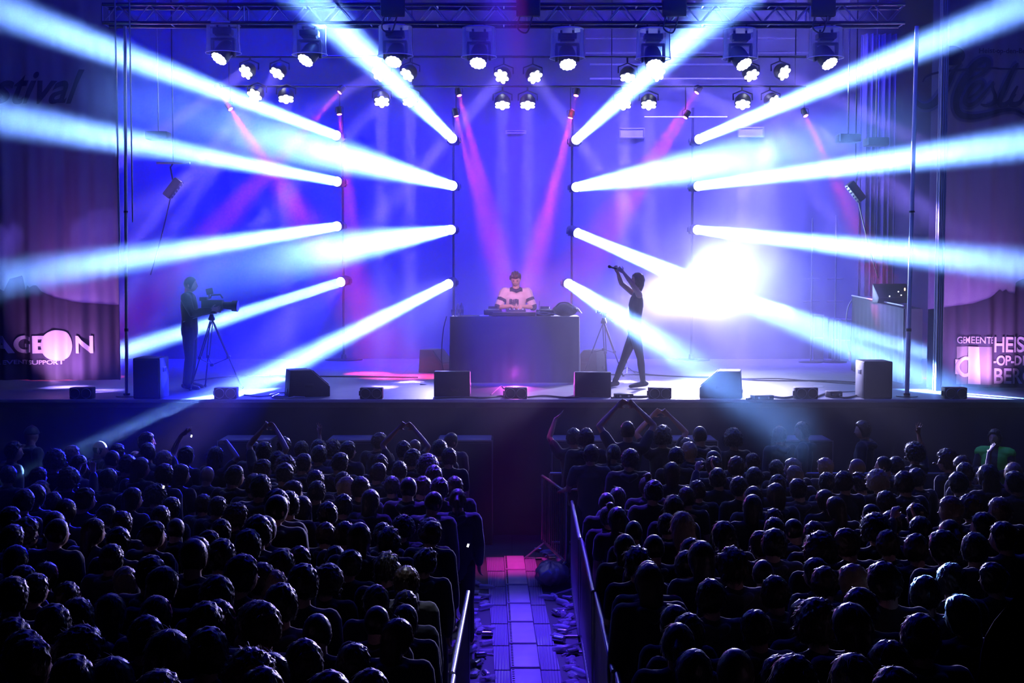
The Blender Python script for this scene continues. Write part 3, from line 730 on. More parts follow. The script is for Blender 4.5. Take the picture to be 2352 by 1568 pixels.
for (u, v), w_ in ff_where.items():
    p = P(u, v, 19.12); w = 52 * 19.1 / F
    t = thing('front_fill_speaker', 'small twin-cone front fill box ' + w_, 'speaker', (p.x, 19.12, SZ), 0, 'front fill boxes along the stage lip')
    MB().box((0, 0, 0.085), (w, 0.18, 0.165), None, 0.012).build('cabinet', BLACKB, t)
    for s in (-1, 1):
        c = MB().lathe([(0.072, 0.0), (0.074, 0.006), (0.066, 0.008), (0.06, -0.004), (0.02, -0.02), (0.0, -0.016)], 24, Matrix.Translation((s * 0.082, -0.093, 0.085)) @ Matrix.Rotation(PI / 2, 4, 'X')).build('cone', GRILLE, t)
        MB().torus((s * 0.082, -0.098, 0.085), 0.07, 0.004, 'y', 28).build('ring', STEEL, c)
    MB().box((-w / 2 - 0.012, 0.0, 0.08), (0.02, 0.05, 0.07), None, 0.004).build('bracket', DARKMET, t)
def upright(label, u, vb, w, h, y):
    p = P(u, vb, y)
    t = thing('side_speaker', label, 'speaker', (p.x, y, SZ))
    MB().box((0, 0, h / 2), (w, 0.5, h), None, 0.02).build('cabinet', BLACKB, t)
    MB().box((0, -0.255, h / 2), (w - 0.05, 0.012, h - 0.06), None, 0.003).build('grille', GRILLE, t)
    for s in (-1, 1): MB().box((s * w / 2, 0, h * 0.7), (0.01, 0.16, 0.07), None, 0.003).build('handle', DARKMET, t)
upright('tall black speaker box at the right end of the stage lip beside the mast', 2006, 921, 0.42, 0.55, 19.3)
upright('tall black speaker box at the left end of the stage lip beside the cameraman', 348, 921, 0.40, 0.60, 19.3)

# ------------------------------------------------------------------ the draped table and what lies on it
TY = 21.75
a = P(1035, 728, TY); b = P(1330, 728, TY); TZ = a.z; TW = b.x - a.x; TD = 0.85
tb = thing('draped_table', 'long table under a floor-length dark cloth in the middle of the stage', 'table', ((a.x + b.x) / 2, TY + TD / 2, SZ))
TH = TZ - SZ
MB().box((0, 0, TH - 0.02), (TW - 0.03, TD - 0.03, 0.035), None, 0.004).build('table_top', PLY, tb)
m = MB()
for sx in (-1, 1):
    for sy in (-1, 1): MB().cyl((sx * (TW / 2 - 0.12), sy * (TD / 2 - 0.1), 0), (sx * (TW / 2 - 0.12), sy * (TD / 2 - 0.1), TH - 0.04), 0.02, n=8).build('leg', STEEL, tb)
def cl(u, v):
    # once round the table from the back left corner, hanging from the top edge
    per = [(-TW / 2, TD / 2), (-TW / 2, -TD / 2), (TW / 2, -TD / 2), (TW / 2, TD / 2)]
    Ls = [TD, TW, TD]; s = u * sum(Ls); i = 0
    while i < 2 and s > Ls[i]: s -= Ls[i]; i += 1
    t = s / Ls[i]; p = Vector((per[i][0] + (per[i + 1][0] - per[i][0]) * t, per[i][1] + (per[i + 1][1] - per[i][1]) * t, 0))
    nrm = [Vector((-1, 0, 0)), Vector((0, -1, 0)), Vector((1, 0, 0))][i]
    fold = 0.012 * math.sin(u * 60) + 0.007 * math.sin(u * 133 + 2)
    p += nrm * (0.012 + (fold + 0.02) * (1 - v) ** 1.5); p.z = 0.015 + (TH + 0.003 - 0.015) * v
    return p
cm = MB().sheet(cl, 220, 10, 0.006); cm.box((0, 0, TH + 0.003), (TW + 0.02, TD + 0.02, 0.008), None, 0.003)
c = cm.build('table_cloth', M('table_cloth_weave', (0.055, 0.05, 0.075), 0.85, bump=0.12, scale=70, sheen=0.3)); tag(c, 'dark floor-length cloth hanging round the table', 'tablecloth'); c.location = tb.location
TT = TZ + 0.011
def ont(u, dy=0.2): return Vector((P(u, 728, TY + dy).x, TY + dy, TT))
# player decks and mixer
def deck(u, lab):
    t = thing('media_player', lab, 'media player', ont(u, 0.42), 0, 'media players on the table')
    MB().box((0, 0, 0.05), (0.30, 0.36, 0.09), None, 0.01).build('body', BLACKB, t)
    MB().lathe([(0.10, 0.095), (0.105, 0.105), (0.095, 0.112), (0.0, 0.112)], 28, Matrix.Translation((0, -0.03, 0))).build('jog_wheel', STEEL, t)
    MB().box((0, 0.13, 0.12), (0.16, 0.02, 0.07), (R(-30), 0, 0), 0.004).build('screen', DARKMET, t)
    m = MB()
    for k in range(4): m.cyl((-0.12, -0.14 + 0.035 * k, 0.09), (-0.12, -0.14 + 0.035 * k, 0.102), 0.009, n=8)
    m.build('button', STEEL, t)
deck(1132, 'black media player at the left hand of the man behind the table')
deck(1252, 'black media player on the table beside the heap of cables')
t = thing('mixer', 'black mixer with pale knobs under the hands of the man at the table', 'mixer', ont(1186, 0.42))
MB().box((0, 0, 0.055), (0.32, 0.38, 0.10), None, 0.01).build('body', BLACKB, t)
m = MB()
for i in range(4):
    for j in range(4): m.cyl((-0.11 + 0.073 * i, -0.12 + 0.07 * j, 0.104), (-0.11 + 0.073 * i, -0.12 + 0.07 * j, 0.124), 0.011, n=10)
m.build('knob', STEEL, t)
m = MB()
for i in range(4): m.box((-0.11 + 0.073 * i, -0.165, 0.112), (0.022, 0.014, 0.014), None, 0.003)
m.build('fader', WHITEP, t)
# flat black case lids
t = thing('case_lid', 'low black case lid standing in front of the player on the table', 'case', ont(1180, 0.12)); MB().box((0, 0, 0.035), (0.72, 0.1, 0.07), None, 0.01).build('panel', BLACKB, t); MB().box((0, -0.053, 0.066), (0.70, 0.006, 0.008)).build('edge', STEEL, t)
# bottles and cups
bot_b = MB().lathe([(0.032, 0), (0.034, 0.01), (0.034, 0.13), (0.03, 0.155), (0.014, 0.185), (0.013, 0.20)], 16).mesh('bottle', CUPMAT)
bot_c = MB().lathe([(0.015, 0.198), (0.015, 0.215), (0.0, 0.217)], 12).mesh('cap', WHITEP)
bot_l = MB().lathe([(0.0345, 0.05), (0.0352, 0.052), (0.0352, 0.11), (0.0345, 0.112)], 16).mesh('paper_band', WHITEP)
for u, dy, lab in ((1052, 0.2, 'clear water bottle at the left end of the table'), (1060, 0.55, 'clear water bottle behind the first one at the left table end')):
    t = thing('water_bottle', lab, 'bottle', ont(u, dy)); obj('body', bot_b, t); obj('cap', bot_c, t); obj('paper_band', bot_l, t)
cupm = MB().lathe([(0.0, 0.0), (0.026, 0.0), (0.036, 0.11), (0.038, 0.112), (0.034, 0.108), (0.025, 0.006), (0.0, 0.005)], 18).mesh('cup', CUPMAT)
tag(obj('plastic_cup', cupm), 'small clear cup in front of the left water bottle', 'cup').location = ont(1041, 0.12)
tag(MB().box((0, 0, 0.012), (0.09, 0.06, 0.02), (0, 0, 0.3), 0.005).build('folded_napkin', PAPER), 'white folded napkin at the front edge of the table', 'napkin').location = ont(1108, 0.06)
tag(MB().box((0, 0, 0.01), (0.07, 0.05, 0.014), (0, 0, -0.5), 0.004).build('folded_napkin', PAPER), 'smaller white napkin right of the folded one on the table', 'napkin').location = ont(1118, 0.05)
t = thing('desk_microphone', 'thin upright antenna-like stand on the table behind the cable heap', 'stand', ont(1239, 0.7)); MB().cyl((0, 0, 0), (0, 0, 0.24), 0.005, n=6).build('rod', DARKMET, t); MB().lathe([(0.04, 0), (0.04, 0.012), (0.01, 0.02)], 14).build('base', DARKMET, t)
for k, (us, lab) in enumerate((((1200, 1225, 1250, 1268), 'lowest pale cable lying along the table front'), ((1215, 1232, 1246, 1275), 'upper pale cable crossing the heap on the table'), ((1228, 1240, 1236, 1262), 'short looped cable in the heap on the table'))):
    pts = [ont(u, 0.10 + 0.05 * k + 0.03 * ((i * 7 + k) % 3)) + Vector((0, 0, 0.02 + 0.015 * k + 0.03 * ((i + k) % 2))) for i, u in enumerate(us)]
    o = MB().tube(spline(pts), 0.009, 6).build('cable', M('table_cable_%d' % k, (0.25, 0.24, 0.28), 0.5)); tag(o, lab, 'cable', 'cables heaped on the table')
# slumped bag on the right end
t = thing('black_bag', 'slumped black bag on the right end of the table', 'bag', ont(1297, 0.26))
def bagf(u, v):
    a_ = 2 * PI * u; b_ = PI * (v - 0.5); w = 1 + 0.06 * math.sin(3 * a_ + 1) * math.cos(b_) + 0.04 * math.sin(7 * a_ + 5 * b_)
    return Vector((0.21 * math.cos(a_) * math.cos(b_) * w, 0.17 * math.sin(a_) * math.cos(b_) * w, 0.10 + 0.105 * math.sin(b_) * w))
MB().sheet(bagf, 36, 18, 0.004).build('body', M('bag_cloth', (0.02, 0.02, 0.022), 0.7, bump=0.3, scale=25), t)
MB().tube(spline([(-0.15, -0.05, 0.16), (-0.08, -0.1, 0.22), (0.04, -0.1, 0.225), (0.12, -0.06, 0.18)]), 0.012, 6).build('strap', RUBBER, t)
t = thing('white_cloth', 'crumpled white cloth hanging over the right end of the table', 'towel', ont(1317, 0.25))
def tw(u, v):
    s = v * 0.30
    x = -0.09 + 0.22 * v + 0.014 * math.sin(u * 14 + v * 6); z = 0.03 + 0.10 * math.sin(PI * min(1, v * 0.92 + 0.06)) ** 0.8 * (1 - 0.35 * u) + 0.012 * math.sin(u * 11 + v * 17)
    return Vector((x, -0.12 + 0.2 * u + 0.02 * math.sin(v * 9), max(z, 0.006) + 0.01))
MB().sheet(tw, 16, 22, 0.006).build('cloth', M('white_towel', (0.8, 0.8, 0.8), 0.9, bump=0.3, scale=200), t)
tag(MB().tube(spline([ont(1030, 0.1) + Vector((-0.03, 0, 0)), ont(1026, 0.1) + Vector((-0.06, 0, -0.25)), ont(1022, 0.1) + Vector((-0.06, 0, -0.7)), Vector((ont(1020).x, TY - 0.1, SZ + 0.01)), Vector((ont(1010).x - 0.3, TY - 0.3, SZ + 0.01))]), 0.008, 6).build('cable', RUBBER), 'black cable hanging down the left end of the table', 'cable')

# ------------------------------------------------------------------ tripods and cameras
def tripod(t, h, feet, spread_z=0.42):
    apex = Vector((0, 0, h))
    for f_ in feet:
        fo = Vector(f_); l = MB(); d = (fo - apex); sd = Vector((d.y, -d.x, 0)).normalized() * 0.022
        mid = apex + d * 0.55
        l.cyl(apex + sd, mid + sd, 0.010, n=8).cyl(apex - sd, mid - sd, 0.010, n=8).cyl(mid - d * 0.02, fo, 0.011, n=8).box(mid, (0.055, 0.055, 0.05), None, 0.008)
        lg = l.build('leg', DARKMET, t); MB().ball(fo + Vector((0, 0, 0.018)), 0.024, n=10).build('rubber_foot', RUBBER, lg)
    m = MB(); c = Vector((0, 0, h * spread_z))
    for f_ in feet: m.cyl(c, apex + (Vector(f_) - apex) * 0.56, 0.007, n=6)
    m.box(c, (0.06, 0.06, 0.05), None, 0.008); m.build('spreader', DARKMET, t)
    MB().lathe([(0.05, h - 0.03), (0.055, h), (0.04, h + 0.03), (0.03, h + 0.07)], 16).build('bowl', BLACK, t)
p = onstage(1386, 866)
t = thing('camera_tripod', 'black camera tripod standing between the table and the singer', 'tripod', p)
tripod(t, 0.98, [(-0.37, 0.05, 0), (0.05, -0.08, 0), (0.36, 0.12, 0)], 0.50)
t = thing('small_camera', 'small black camera with a trailing cable on the stage tripod', 'camera', p + Vector((0, 0, 1.05)))
MB().box((0, 0, 0.10), (0.12, 0.11, 0.07), None, 0.012).box((0.02, 0, 0.04), (0.07, 0.07, 0.08), None, 0.01).build('body', BLACKB, t)
MB().cyl((-0.06, 0, 0.105), (-0.13, 0, 0.105), 0.024, n=14).build('lens', BLACK, t)
MB().tube(spline([(0.06, 0, 0.12), (0.13, 0, 0.10), (0.2, 0, 0.02), (0.22, 0, -0.06), (0.16, 0, -0.08), (0.12, 0, -0.04), (0.18, 0, -0.02)]), 0.004, 5).build('cable', RUBBER, t)
p = onstage(1440, 858)
t = thing('floor_stand', "short round-based floor stand behind the singer's legs", 'stand', p)
MB().cyl((0, 0, 0.02), (0, 0, 0.22), 0.012, n=8).build('stem', DARKMET, t)
for k_ in range(3):
    MB().cyl((0, 0, 0.12), (0.17 * math.cos(k_ * 2.1 + 0.4), 0.17 * math.sin(k_ * 2.1 + 0.4), 0.008), 0.008, n=6).build('leg', DARKMET, t)
p = onstage(488, 893)
t = thing('broadcast_tripod', 'tall tripod carrying the broadcast camera at the left of the stage', 'tripod', p)
tripod(t, 1.12, [(0.48, -0.02, 0), (-0.28, -0.30, 0), (-0.2, 0.36, 0)], 0.34)
t = thing('broadcast_camera', 'large broadcast camera on the left tripod facing the stage middle', 'camera', p + Vector((0, 0, 1.19)))
MB().box((0.02, 0, 0.14), (0.34, 0.15, 0.17), None, 0.02).box((-0.12, 0, 0.24), (0.12, 0.12, 0.06), None, 0.01).build('body', BLACKB, t)
MB().cyl((0.18, 0, 0.14), (0.34, 0, 0.13), 0.055, 0.065, 18).cyl((0.33, 0, 0.13), (0.42, 0, 0.125), 0.085, 0.09, 18).build('lens', BLACK, t)
MB().box((-0.02, -0.03, 0.36), (0.11, 0.03, 0.10), (0, R(-12), 0), 0.006).cyl((-0.03, -0.02, 0.24), (-0.03, -0.02, 0.32), 0.012, n=8).build('viewfinder', DARKMET, t)
MB().tube([(-0.02, 0, 0.25), (0.0, 0, 0.30), (0.14, 0, 0.31), (0.18, 0, 0.25)], 0.014, 6).build('handle', BLACK, t)
MB().box((0.0, 0, 0.03), (0.16, 0.10, 0.05), None, 0.01).build('pan_head', DARKMET, t)
MB().cyl((-0.04, -0.05, 0.02), (-0.42, -0.16, -0.12), 0.010, n=8).build('pan_bar', DARKMET, t)

# ------------------------------------------------------------------ right side desk and back line
A = onstage(1958, 852); B = onstage(2076, 882)
dz = 1.41
t = thing('covered_desk', 'long desk under a grey pleated cover beside the white mast', 'desk', A)
A0 = Vector((0, 0, 0)); B0 = B - A; nrm = Vector((B0.y, -B0.x, 0)).normalized() * -0.3
if nrm.x < 0: nrm = -nrm
MB().hexa([A0 + nrm, A0, B0, B0 + nrm] and [A0, B0, B0 + nrm, A0 + nrm, A0 + Vector((0, 0, dz)), B0 + Vector((0, 0, dz - 0.16)), B0 + nrm + Vector((0, 0, dz - 0.16)), A0 + nrm + Vector((0, 0, dz))], 0.01).build('desk_frame', PLY, t)
L_ = B0.length; dirx = B0.normalized(); out = Vector((dirx.y, -dirx.x, 0))
if out.y > 0: out = -out
def dc(u, v):
    q = A0 + B0 * u; return q + out * (0.02 + 0.014 * math.sin(u * 75) * (1.05 - v)) + Vector((0, 0, 0.02 + (dz - 0.16 * u - 0.02) * v))
MB().sheet(dc, 140, 4, 0.005).build('cover', M('grey_cover_cloth', (0.06, 0.058, 0.08), 0.85, bump=0.2, scale=90), t)
MB().cyl(A0 + out * 0.03 + Vector((0, 0, dz + 0.01)), B0 + out * 0.03 + Vector((0, 0, dz - 0.11)), 0.014, n=8).build('edge_rail', WHITEMET, t)
MB().tube(spline([A0 + out * 0.05 + Vector((0.08, 0, dz)), A0 + out * 0.07 + Vector((-0.04, 0, dz - 0.25)), A0 + out * 0.07 + Vector((-0.06, 0, dz - 0.8)), A0 + out * 0.07 + Vector((0.0, 0, dz - 1.05))]), 0.011, 6).build('hanging_cable', M('grey_cable', (0.4, 0.4, 0.45), 0.5), t)
MB().cyl(A0 + out * 0.07 + Vector((0.0, 0, dz - 1.05)), A0 + out * 0.07 + Vector((0.03, 0, dz - 1.2)), 0.03, n=12).build('plug', M('red_plug', (0.7, 0.05, 0.04), 0.4), t)
t = thing('mixing_console', 'dark console with small lit lamps on top of the covered desk', 'console', A + B0 * 0.62 + nrm * 0.5 + Vector((0, 0, dz - 0.09)))
MB().hexa([Vector(q) for q in ((-0.3, -0.12, 0), (0.3, -0.12, 0), (0.3, 0.2, 0), (-0.3, 0.2, 0), (-0.28, -0.16, 0.1), (0.28, -0.16, 0.1), (0.3, 0.2, 0.34), (-0.3, 0.2, 0.34))], 0.012).build('housing', BLACKB, t)
m = MB()
for (x_, z_) in ((-0.1, 0.12), (0.05, 0.2), (0.1, 0.14)): m.ball((x_, -0.17, z_), 0.012, n=8)
m.build('indicator_lamp', LEDW, t); MB().ball((0.17, -0.14, 0.24), 0.014, (1, 1, 2), 8).build('amber_lamp', LEDO, t)
for i, (u, v0, v1, y) in enumerate(((1866, 590, 690, 26.9), (1921, 583, 680, 26.9))):
    a = P(u, v0 - 90, y); z1 = a.z
    t = thing('light_stand', ('outer', 'inner')[1 - i] + ' thin upright stand with crossbars at the back right of the deck', 'stand', (a.x, y, SZ), 0, 'stands at the back right')
    MB().cyl((0, 0, 0), (0, 0, z1 - SZ), 0.018, n=8).build('post', STEEL, t)
    for v in (640, 692): zz = P(u, v, y).z - SZ; MB().cyl((-0.17, 0, zz), (0.17, 0, zz), 0.012, n=6).build('crossbar', STEEL, t)
    MB().lathe([(0.25, 0), (0.25, 0.015), (0.03, 0.03)], 18).build('base', DARKMET, t)
for i, (u0, u1, v0, y, lab) in enumerate(((1866, 1888, 722, 27.4, 'narrow pale road case standing against the drop behind the thin stands'), (1908, 1922, 730, 27.4, 'slim grey road case right of the narrow pale one'), (1928, 1950, 732, 27.4, 'grey road case beside the covered desk at the back'))):
    a = P(u0, v0, y); b = P(u1, v0, y)
    t = thing('road_case', lab, 'case', ((a.x + b.x) / 2, y, SZ), 0, 'road cases at the back right')
    w = b.x - a.x; h = a.z - SZ
    MB().box((0, 0, h / 2 + 0.02), (w, 0.3, h - 0.04), None, 0.01).build('body', M('case_board_%d' % i, (0.2, 0.2, 0.24), 0.5), t)
    m = MB()
    for sx in (-1, 1): m.box((sx * w / 2, -0.15, h / 2), (0.02, 0.02, h), None, 0.003)
    for z in (0.02, h / 2, h - 0.02): m.box((0, -0.152, z), (w + 0.02, 0.014, 0.025), None, 0.003)
    m.build('metal_edge', STEEL, t)
# cables and boxes on the deck
def deckcable(px, r, lab, mat=RUBBER, group='cables on the deck'):
    pts = []
    for (u, v) in px:
        q = onstage(u, v); q.z = SZ + r; pts.append(q)
    tag(MB().tube(spline(pts), r, 6).build('cable', mat), lab, 'cable', group)
deckcable([(1400, 862), (1480, 862), (1560, 866), (1640, 868), (1720, 874), (1800, 876), (1900, 876), (1970, 880)], 0.012, 'long black cable across the pale deck towards the covered desk')
deckcable([(1440, 850), (1500, 862), (1600, 868), (1700, 871), (1790, 871), (1860, 876), (1975, 884)], 0.010, 'second black cable winding across the pale deck behind the first')
deckcable([(1000, 917), (1060, 914), (1110, 916), (1150, 912), (1165, 916)], 0.014, 'black cable along the lip between the square wedge and the middle box')
deckcable([(1212, 914), (1250, 911), (1300, 915), (1330, 914)], 0.012, 'black cable along the lip between the middle box and the wedge by the singer')
deckcable([(1405, 916), (1430, 908), (1460, 914), (1495, 912)], 0.016, 'black cable at the lip below the shoes of the singer')
deckcable([(1715, 920), (1760, 912), (1800, 917), (1830, 912)], 0.018, 'black cable bundle right of the sideways wedge')
deckcable([(1875, 914), (1905, 905), (1940, 916), (1975, 908)], 0.014, 'black cable looping before the right speaker box')
deckcable([(560, 908), (600, 912), (640, 906), (625, 914), (660, 916), (690, 908), (650, 903), (620, 910), (700, 914)], 0.010, 'pale tangle of cable before the sideways wedge on the left', M('pale_cable', (0.5, 0.5, 0.55), 0.4))
deckcable([(420, 880), (470, 872), (540, 866), (640, 864), (760, 866), (960, 868)], 0.012, 'long dim cable running from the cameraman towards the table')
deckcable([(1128, 908), (1140, 897), (1152, 888), (1160, 894), (1178, 890)], 0.008, 'thin cable arching up behind the middle front fill box')
for (u, v, w, h, lab) in ((1432, 913, 0.26, 0.06, 'low black cable box at the lip left of the front fill by the singer'), (1915, 912, 0.2, 0.09, 'small black box at the lip left of the right speaker box'), (1750, 918, 0.3, 0.07, 'low black junction box right of the sideways wedge')):
    q = onstage(u, v); t = thing('stage_box', lab, 'box', q, 0.2); MB().box((0, 0, h / 2), (w, 0.18, h), None, 0.01).build('housing', BLACKB, t); MB().cyl((-w * 0.3, -0.09, h / 2), (-w * 0.3, -0.11, h / 2), 0.016, n=10).cyl((w * 0.2, -0.09, h / 2), (w * 0.2, -0.11, h / 2), 0.016, n=10).build('socket', STEEL, t)
q = onstage(1880, 888); tag(MB().box((0, 0, 0.003), (0.16, 0.10, 0.004), (0, 0, 0.2)).build('paper_sheet', PAPER), 'small white sheet of paper lying on the pale deck', 'paper').location = q
tag(MB().box((0, 0, 0.006), (0.5, 0.04, 0.01), (0, 0, 0.5)).build('cable_strap', RUBBER), 'dark strap lying on the deck near the right speaker box', 'strap').location = onstage(1955, 900)
# sub boxes and step blocks in the pit in front of the stage
for (u0, u1, n_) in ((498, 622, 'first'), (748, 866, 'second'), (1002, 1132, 'third'), (1267, 1398, 'fourth'), (1524, 1650, 'fifth'), (1790, 1915, 'sixth')):
    y = 18.62; a = P(u0, 1012, 18.3); b = P(u1, 1012, 18.3); h = a.z; w = b.x - a.x
    t = thing('sub_speaker', 'black subwoofer stack before the stage skirt, %s from audience left' % n_, 'speaker', ((a.x + b.x) / 2, y, 0), 0, 'subwoofers in the pit')
    MB().box((0, 0, h / 2), (w, 0.62, h), None, 0.015).build('cabinet', BLACKB, t)
    MB().box((0, -0.316, h / 2), (w - 0.06, 0.012, h - 0.08), None, 0.003).build('grille', GRILLE, t)
    m = MB()
    for sx in (-1, 1): m.box((sx * (w / 2 - 0.01), -0.30, h / 2), (0.02, 0.02, h), None, 0.004)
    m.box((0, -0.30, h - 0.006), (w, 0.02, 0.012), None, 0.003); m.build('edge_trim', M('worn_edge_%s' % n_, (0.22, 0.22, 0.24), 0.35, 0.3), t)
    MB().box((0, 0.0, h + 0.003), (w - 0.05, 0.55, 0.008), None, 0.002).build('top_board', M('grey_board_%s' % n_, (0.26, 0.25, 0.28), 0.5), t)
from mathutils import noise as mnoise

# ------------------------------------------------------------------ people
SKIN = M('skin', (0.42, 0.26, 0.20), 0.5, noise=0.06, scale=40)
HAIRS = {'dark': M('dark_hair', (0.016, 0.012, 0.010), 0.38, bump=0.2, scale=260, spec=0.5, sheen=0.25), 'brown': M('brown_hair', (0.055, 0.032, 0.018), 0.42, bump=0.2, scale=180),
         'fair': M('fair_hair', (0.34, 0.24, 0.13), 0.38, bump=0.2, scale=260, spec=0.5, sheen=0.25), 'grey': M('grey_hair', (0.25, 0.25, 0.26), 0.5, bump=0.5, scale=180)}
TOPS = [M('top_cloth_%s' % n, c, 0.85, sheen=0.3, bump=0.1, scale=120) for n, c in (('black', (0.012, 0.012, 0.014)), ('charcoal', (0.03, 0.03, 0.034)), ('navy', (0.012, 0.016, 0.035)), ('grey', (0.06, 0.06, 0.065)), ('brown', (0.03, 0.02, 0.016)))]
JEANS = M('trouser_cloth', (0.015, 0.016, 0.024), 0.85, bump=0.1, scale=120)
SHOE = M('shoe_leather', (0.014, 0.013, 0.013), 0.5)
HC = Vector((0, 0.015, 1.600))                  # middle of the head
NECK = Vector((0, -0.01, 1.485))

def remesh(m, voxel, name, smooth=2):
    """fuse overlapping closed pieces into one continuous skin"""
    me = bpy.data.meshes.new('tmp'); m.bm.to_mesh(me); m.bm.free()
    o = bpy.data.objects.new('tmp', me); C.objects.link(o)
    md = o.modifiers.new('r', 'REMESH'); md.mode = 'VOXEL'; md.voxel_size = voxel
    if smooth:
        s = o.modifiers.new('s', 'SMOOTH'); s.factor = 0.5; s.iterations = smooth
    dg = bpy.context.evaluated_depsgraph_get()
    out = bpy.data.meshes.new_from_object(o.evaluated_get(dg)); out.name = name
    bpy.data.objects.remove(o); bpy.data.meshes.remove(me)
    out.shade_smooth(); out.materials.clear()
    return out

def limb(m, pts, rad, n=10, flat=None):
    """tapering limb with rounded ends; rad: one radius or (across, deep) per point"""
    pts = [Vector(p) for p in pts]
    ra = [r[0] if isinstance(r, tuple) else r for r in rad]; rb = [r[1] if isinstance(r, tuple) else r for r in rad]
    d0 = (pts[0] - pts[1]).normalized(); d1 = (pts[-1] - pts[-2]).normalized()
    e0 = min(ra[0], rb[0]); e1 = min(ra[-1], rb[-1])
    P2 = [pts[0] + d0 * e0, pts[0] + d0 * e0 * 0.7] + pts + [pts[-1] + d1 * e1 * 0.7, pts[-1] + d1 * e1]
    A = [ra[0] * 0.25, ra[0] * 0.72] + ra + [ra[-1] * 0.72, ra[-1] * 0.25]; B = [rb[0] * 0.25, rb[0] * 0.72] + rb + [rb[-1] * 0.72, rb[-1] * 0.25]
    m.tube(P2, A, n, B, flat=flat)

def mix(a, b, t): return Vector(a) + (Vector(b) - Vector(a)) * t

def hand(m, w, d, side, curl=0.5, spread=0.08, thumb=1.0, k=1.0):
    """w wrist, d direction of the palm, side the direction from little finger to thumb"""
    w = Vector(w); d = Vector(d).normalized(); s = Vector(side); s = (s - d * s.dot(d)).normalized(); nrm = d.cross(s)
    limb(m, [w, w + d * 0.035 * k, w + d * 0.085 * k], [(0.026 * k, 0.019 * k), (0.037 * k, 0.016 * k), (0.040 * k, 0.013 * k)], 10, flat=s)
    for i, (off, L) in enumerate(((-0.031, 0.060), (-0.0105, 0.078), (0.0105, 0.085), (0.031, 0.076))):
        b = w + d * (0.088 - 0.004 * abs(i - 2)) * k + s * off * k
        dd = (d + s * (off / 0.031) * spread * 2).normalized()
        pts = [b]; a = 0.12 + curl * 0.35
        for sg in (0.42, 0.32, 0.26):
            dirv = dd * math.cos(a) + nrm * math.sin(a)
            pts.append(pts[-1] + dirv * L * sg * k); a += curl * 0.75
        limb(m, pts, [0.0095 * k, 0.009 * k, 0.0082 * k, 0.007 * k], 6)
    b = w + d * 0.03 * k + s * 0.030 * k
    td = (d * 0.62 + s * 0.75 * thumb + nrm * 0.30 * curl).normalized()
    limb(m, [b, b + td * 0.036 * k, b + (td * 0.5 + d * 0.3).normalized() * 0.066 * k], [0.0125 * k, 0.0105 * k, 0.0085 * k], 6)

def head_pts(v):
    """v unit direction -> point of the bare head, centred on HC, face along +y"""
    x, y, z = v
    r = Vector((x * 0.080, y * 0.097, z * 0.112))
    if z < 0:
        r.x *= 1 + 0.30 * z * (0.4 + 0.6 * max(0, y)); r.y += 0.012 * -z * (y > -0.3)
        if y < 0: r.y *= 1 + 0.35 * z
    def g(cx_, cz, s, amt, ax=1):
        dd = ((x - cx_) / s) ** 2 + ((z - cz) / (s * ax)) ** 2
        return amt * math.exp(-dd) if y > 0 else 0
    r.y += g(0, -0.18, 0.12, 0.024, 1.3) + g(0, 0.02, 0.07, 0.010, 3) + g(0, -0.62, 0.25, 0.010) + g(0, 0.22, 0.5, 0.005, 0.3)
    r.y -= g(0.36, 0.04, 0.17, 0.011) + g(-0.36, 0.04, 0.17, 0.011) + g(0, -0.46, 0.22, 0.004, 0.25)
    r.y += g(0, -0.40, 0.18, 0.005, 0.3) + g(0, -0.53, 0.16, 0.005, 0.35)
    return r

def add_head(m, xf):
    t = bmesh.new(); bmesh.ops.create_uvsphere(t, u_segments=40, v_segments=30, radius=1)
    for v in t.verts: v.co = HC + head_pts(v.co.normalized())
    m._add(t, xf)
    e = MB()
    for s in (-1, 1):
        e.ball(HC + Vector((s * 0.078, -0.008, -0.012)), 0.03, (0.38, 0.72, 1.1), 10, (0.25, 0, s * 0.3))
    e.bm.transform(xf); me = bpy.data.meshes.new('tmp'); e.bm.to_mesh(me); e.bm.free(); m.bm.from_mesh(me); bpy.data.meshes.remove(me)

def head_xf(yaw=0, pitch=0, roll=0):
    return Matrix.Translation(NECK) @ Euler((R(pitch), R(roll), R(yaw)), 'YXZ').to_matrix().to_4x4() @ Matrix.Translation(-NECK)

def noise3(p, s):
    v = Vector(p)
    return mnoise.noise(v * 5.5 * s) * 1.1 + mnoise.noise(v * 13 * s + Vector((3, 1, 7))) * 0.8

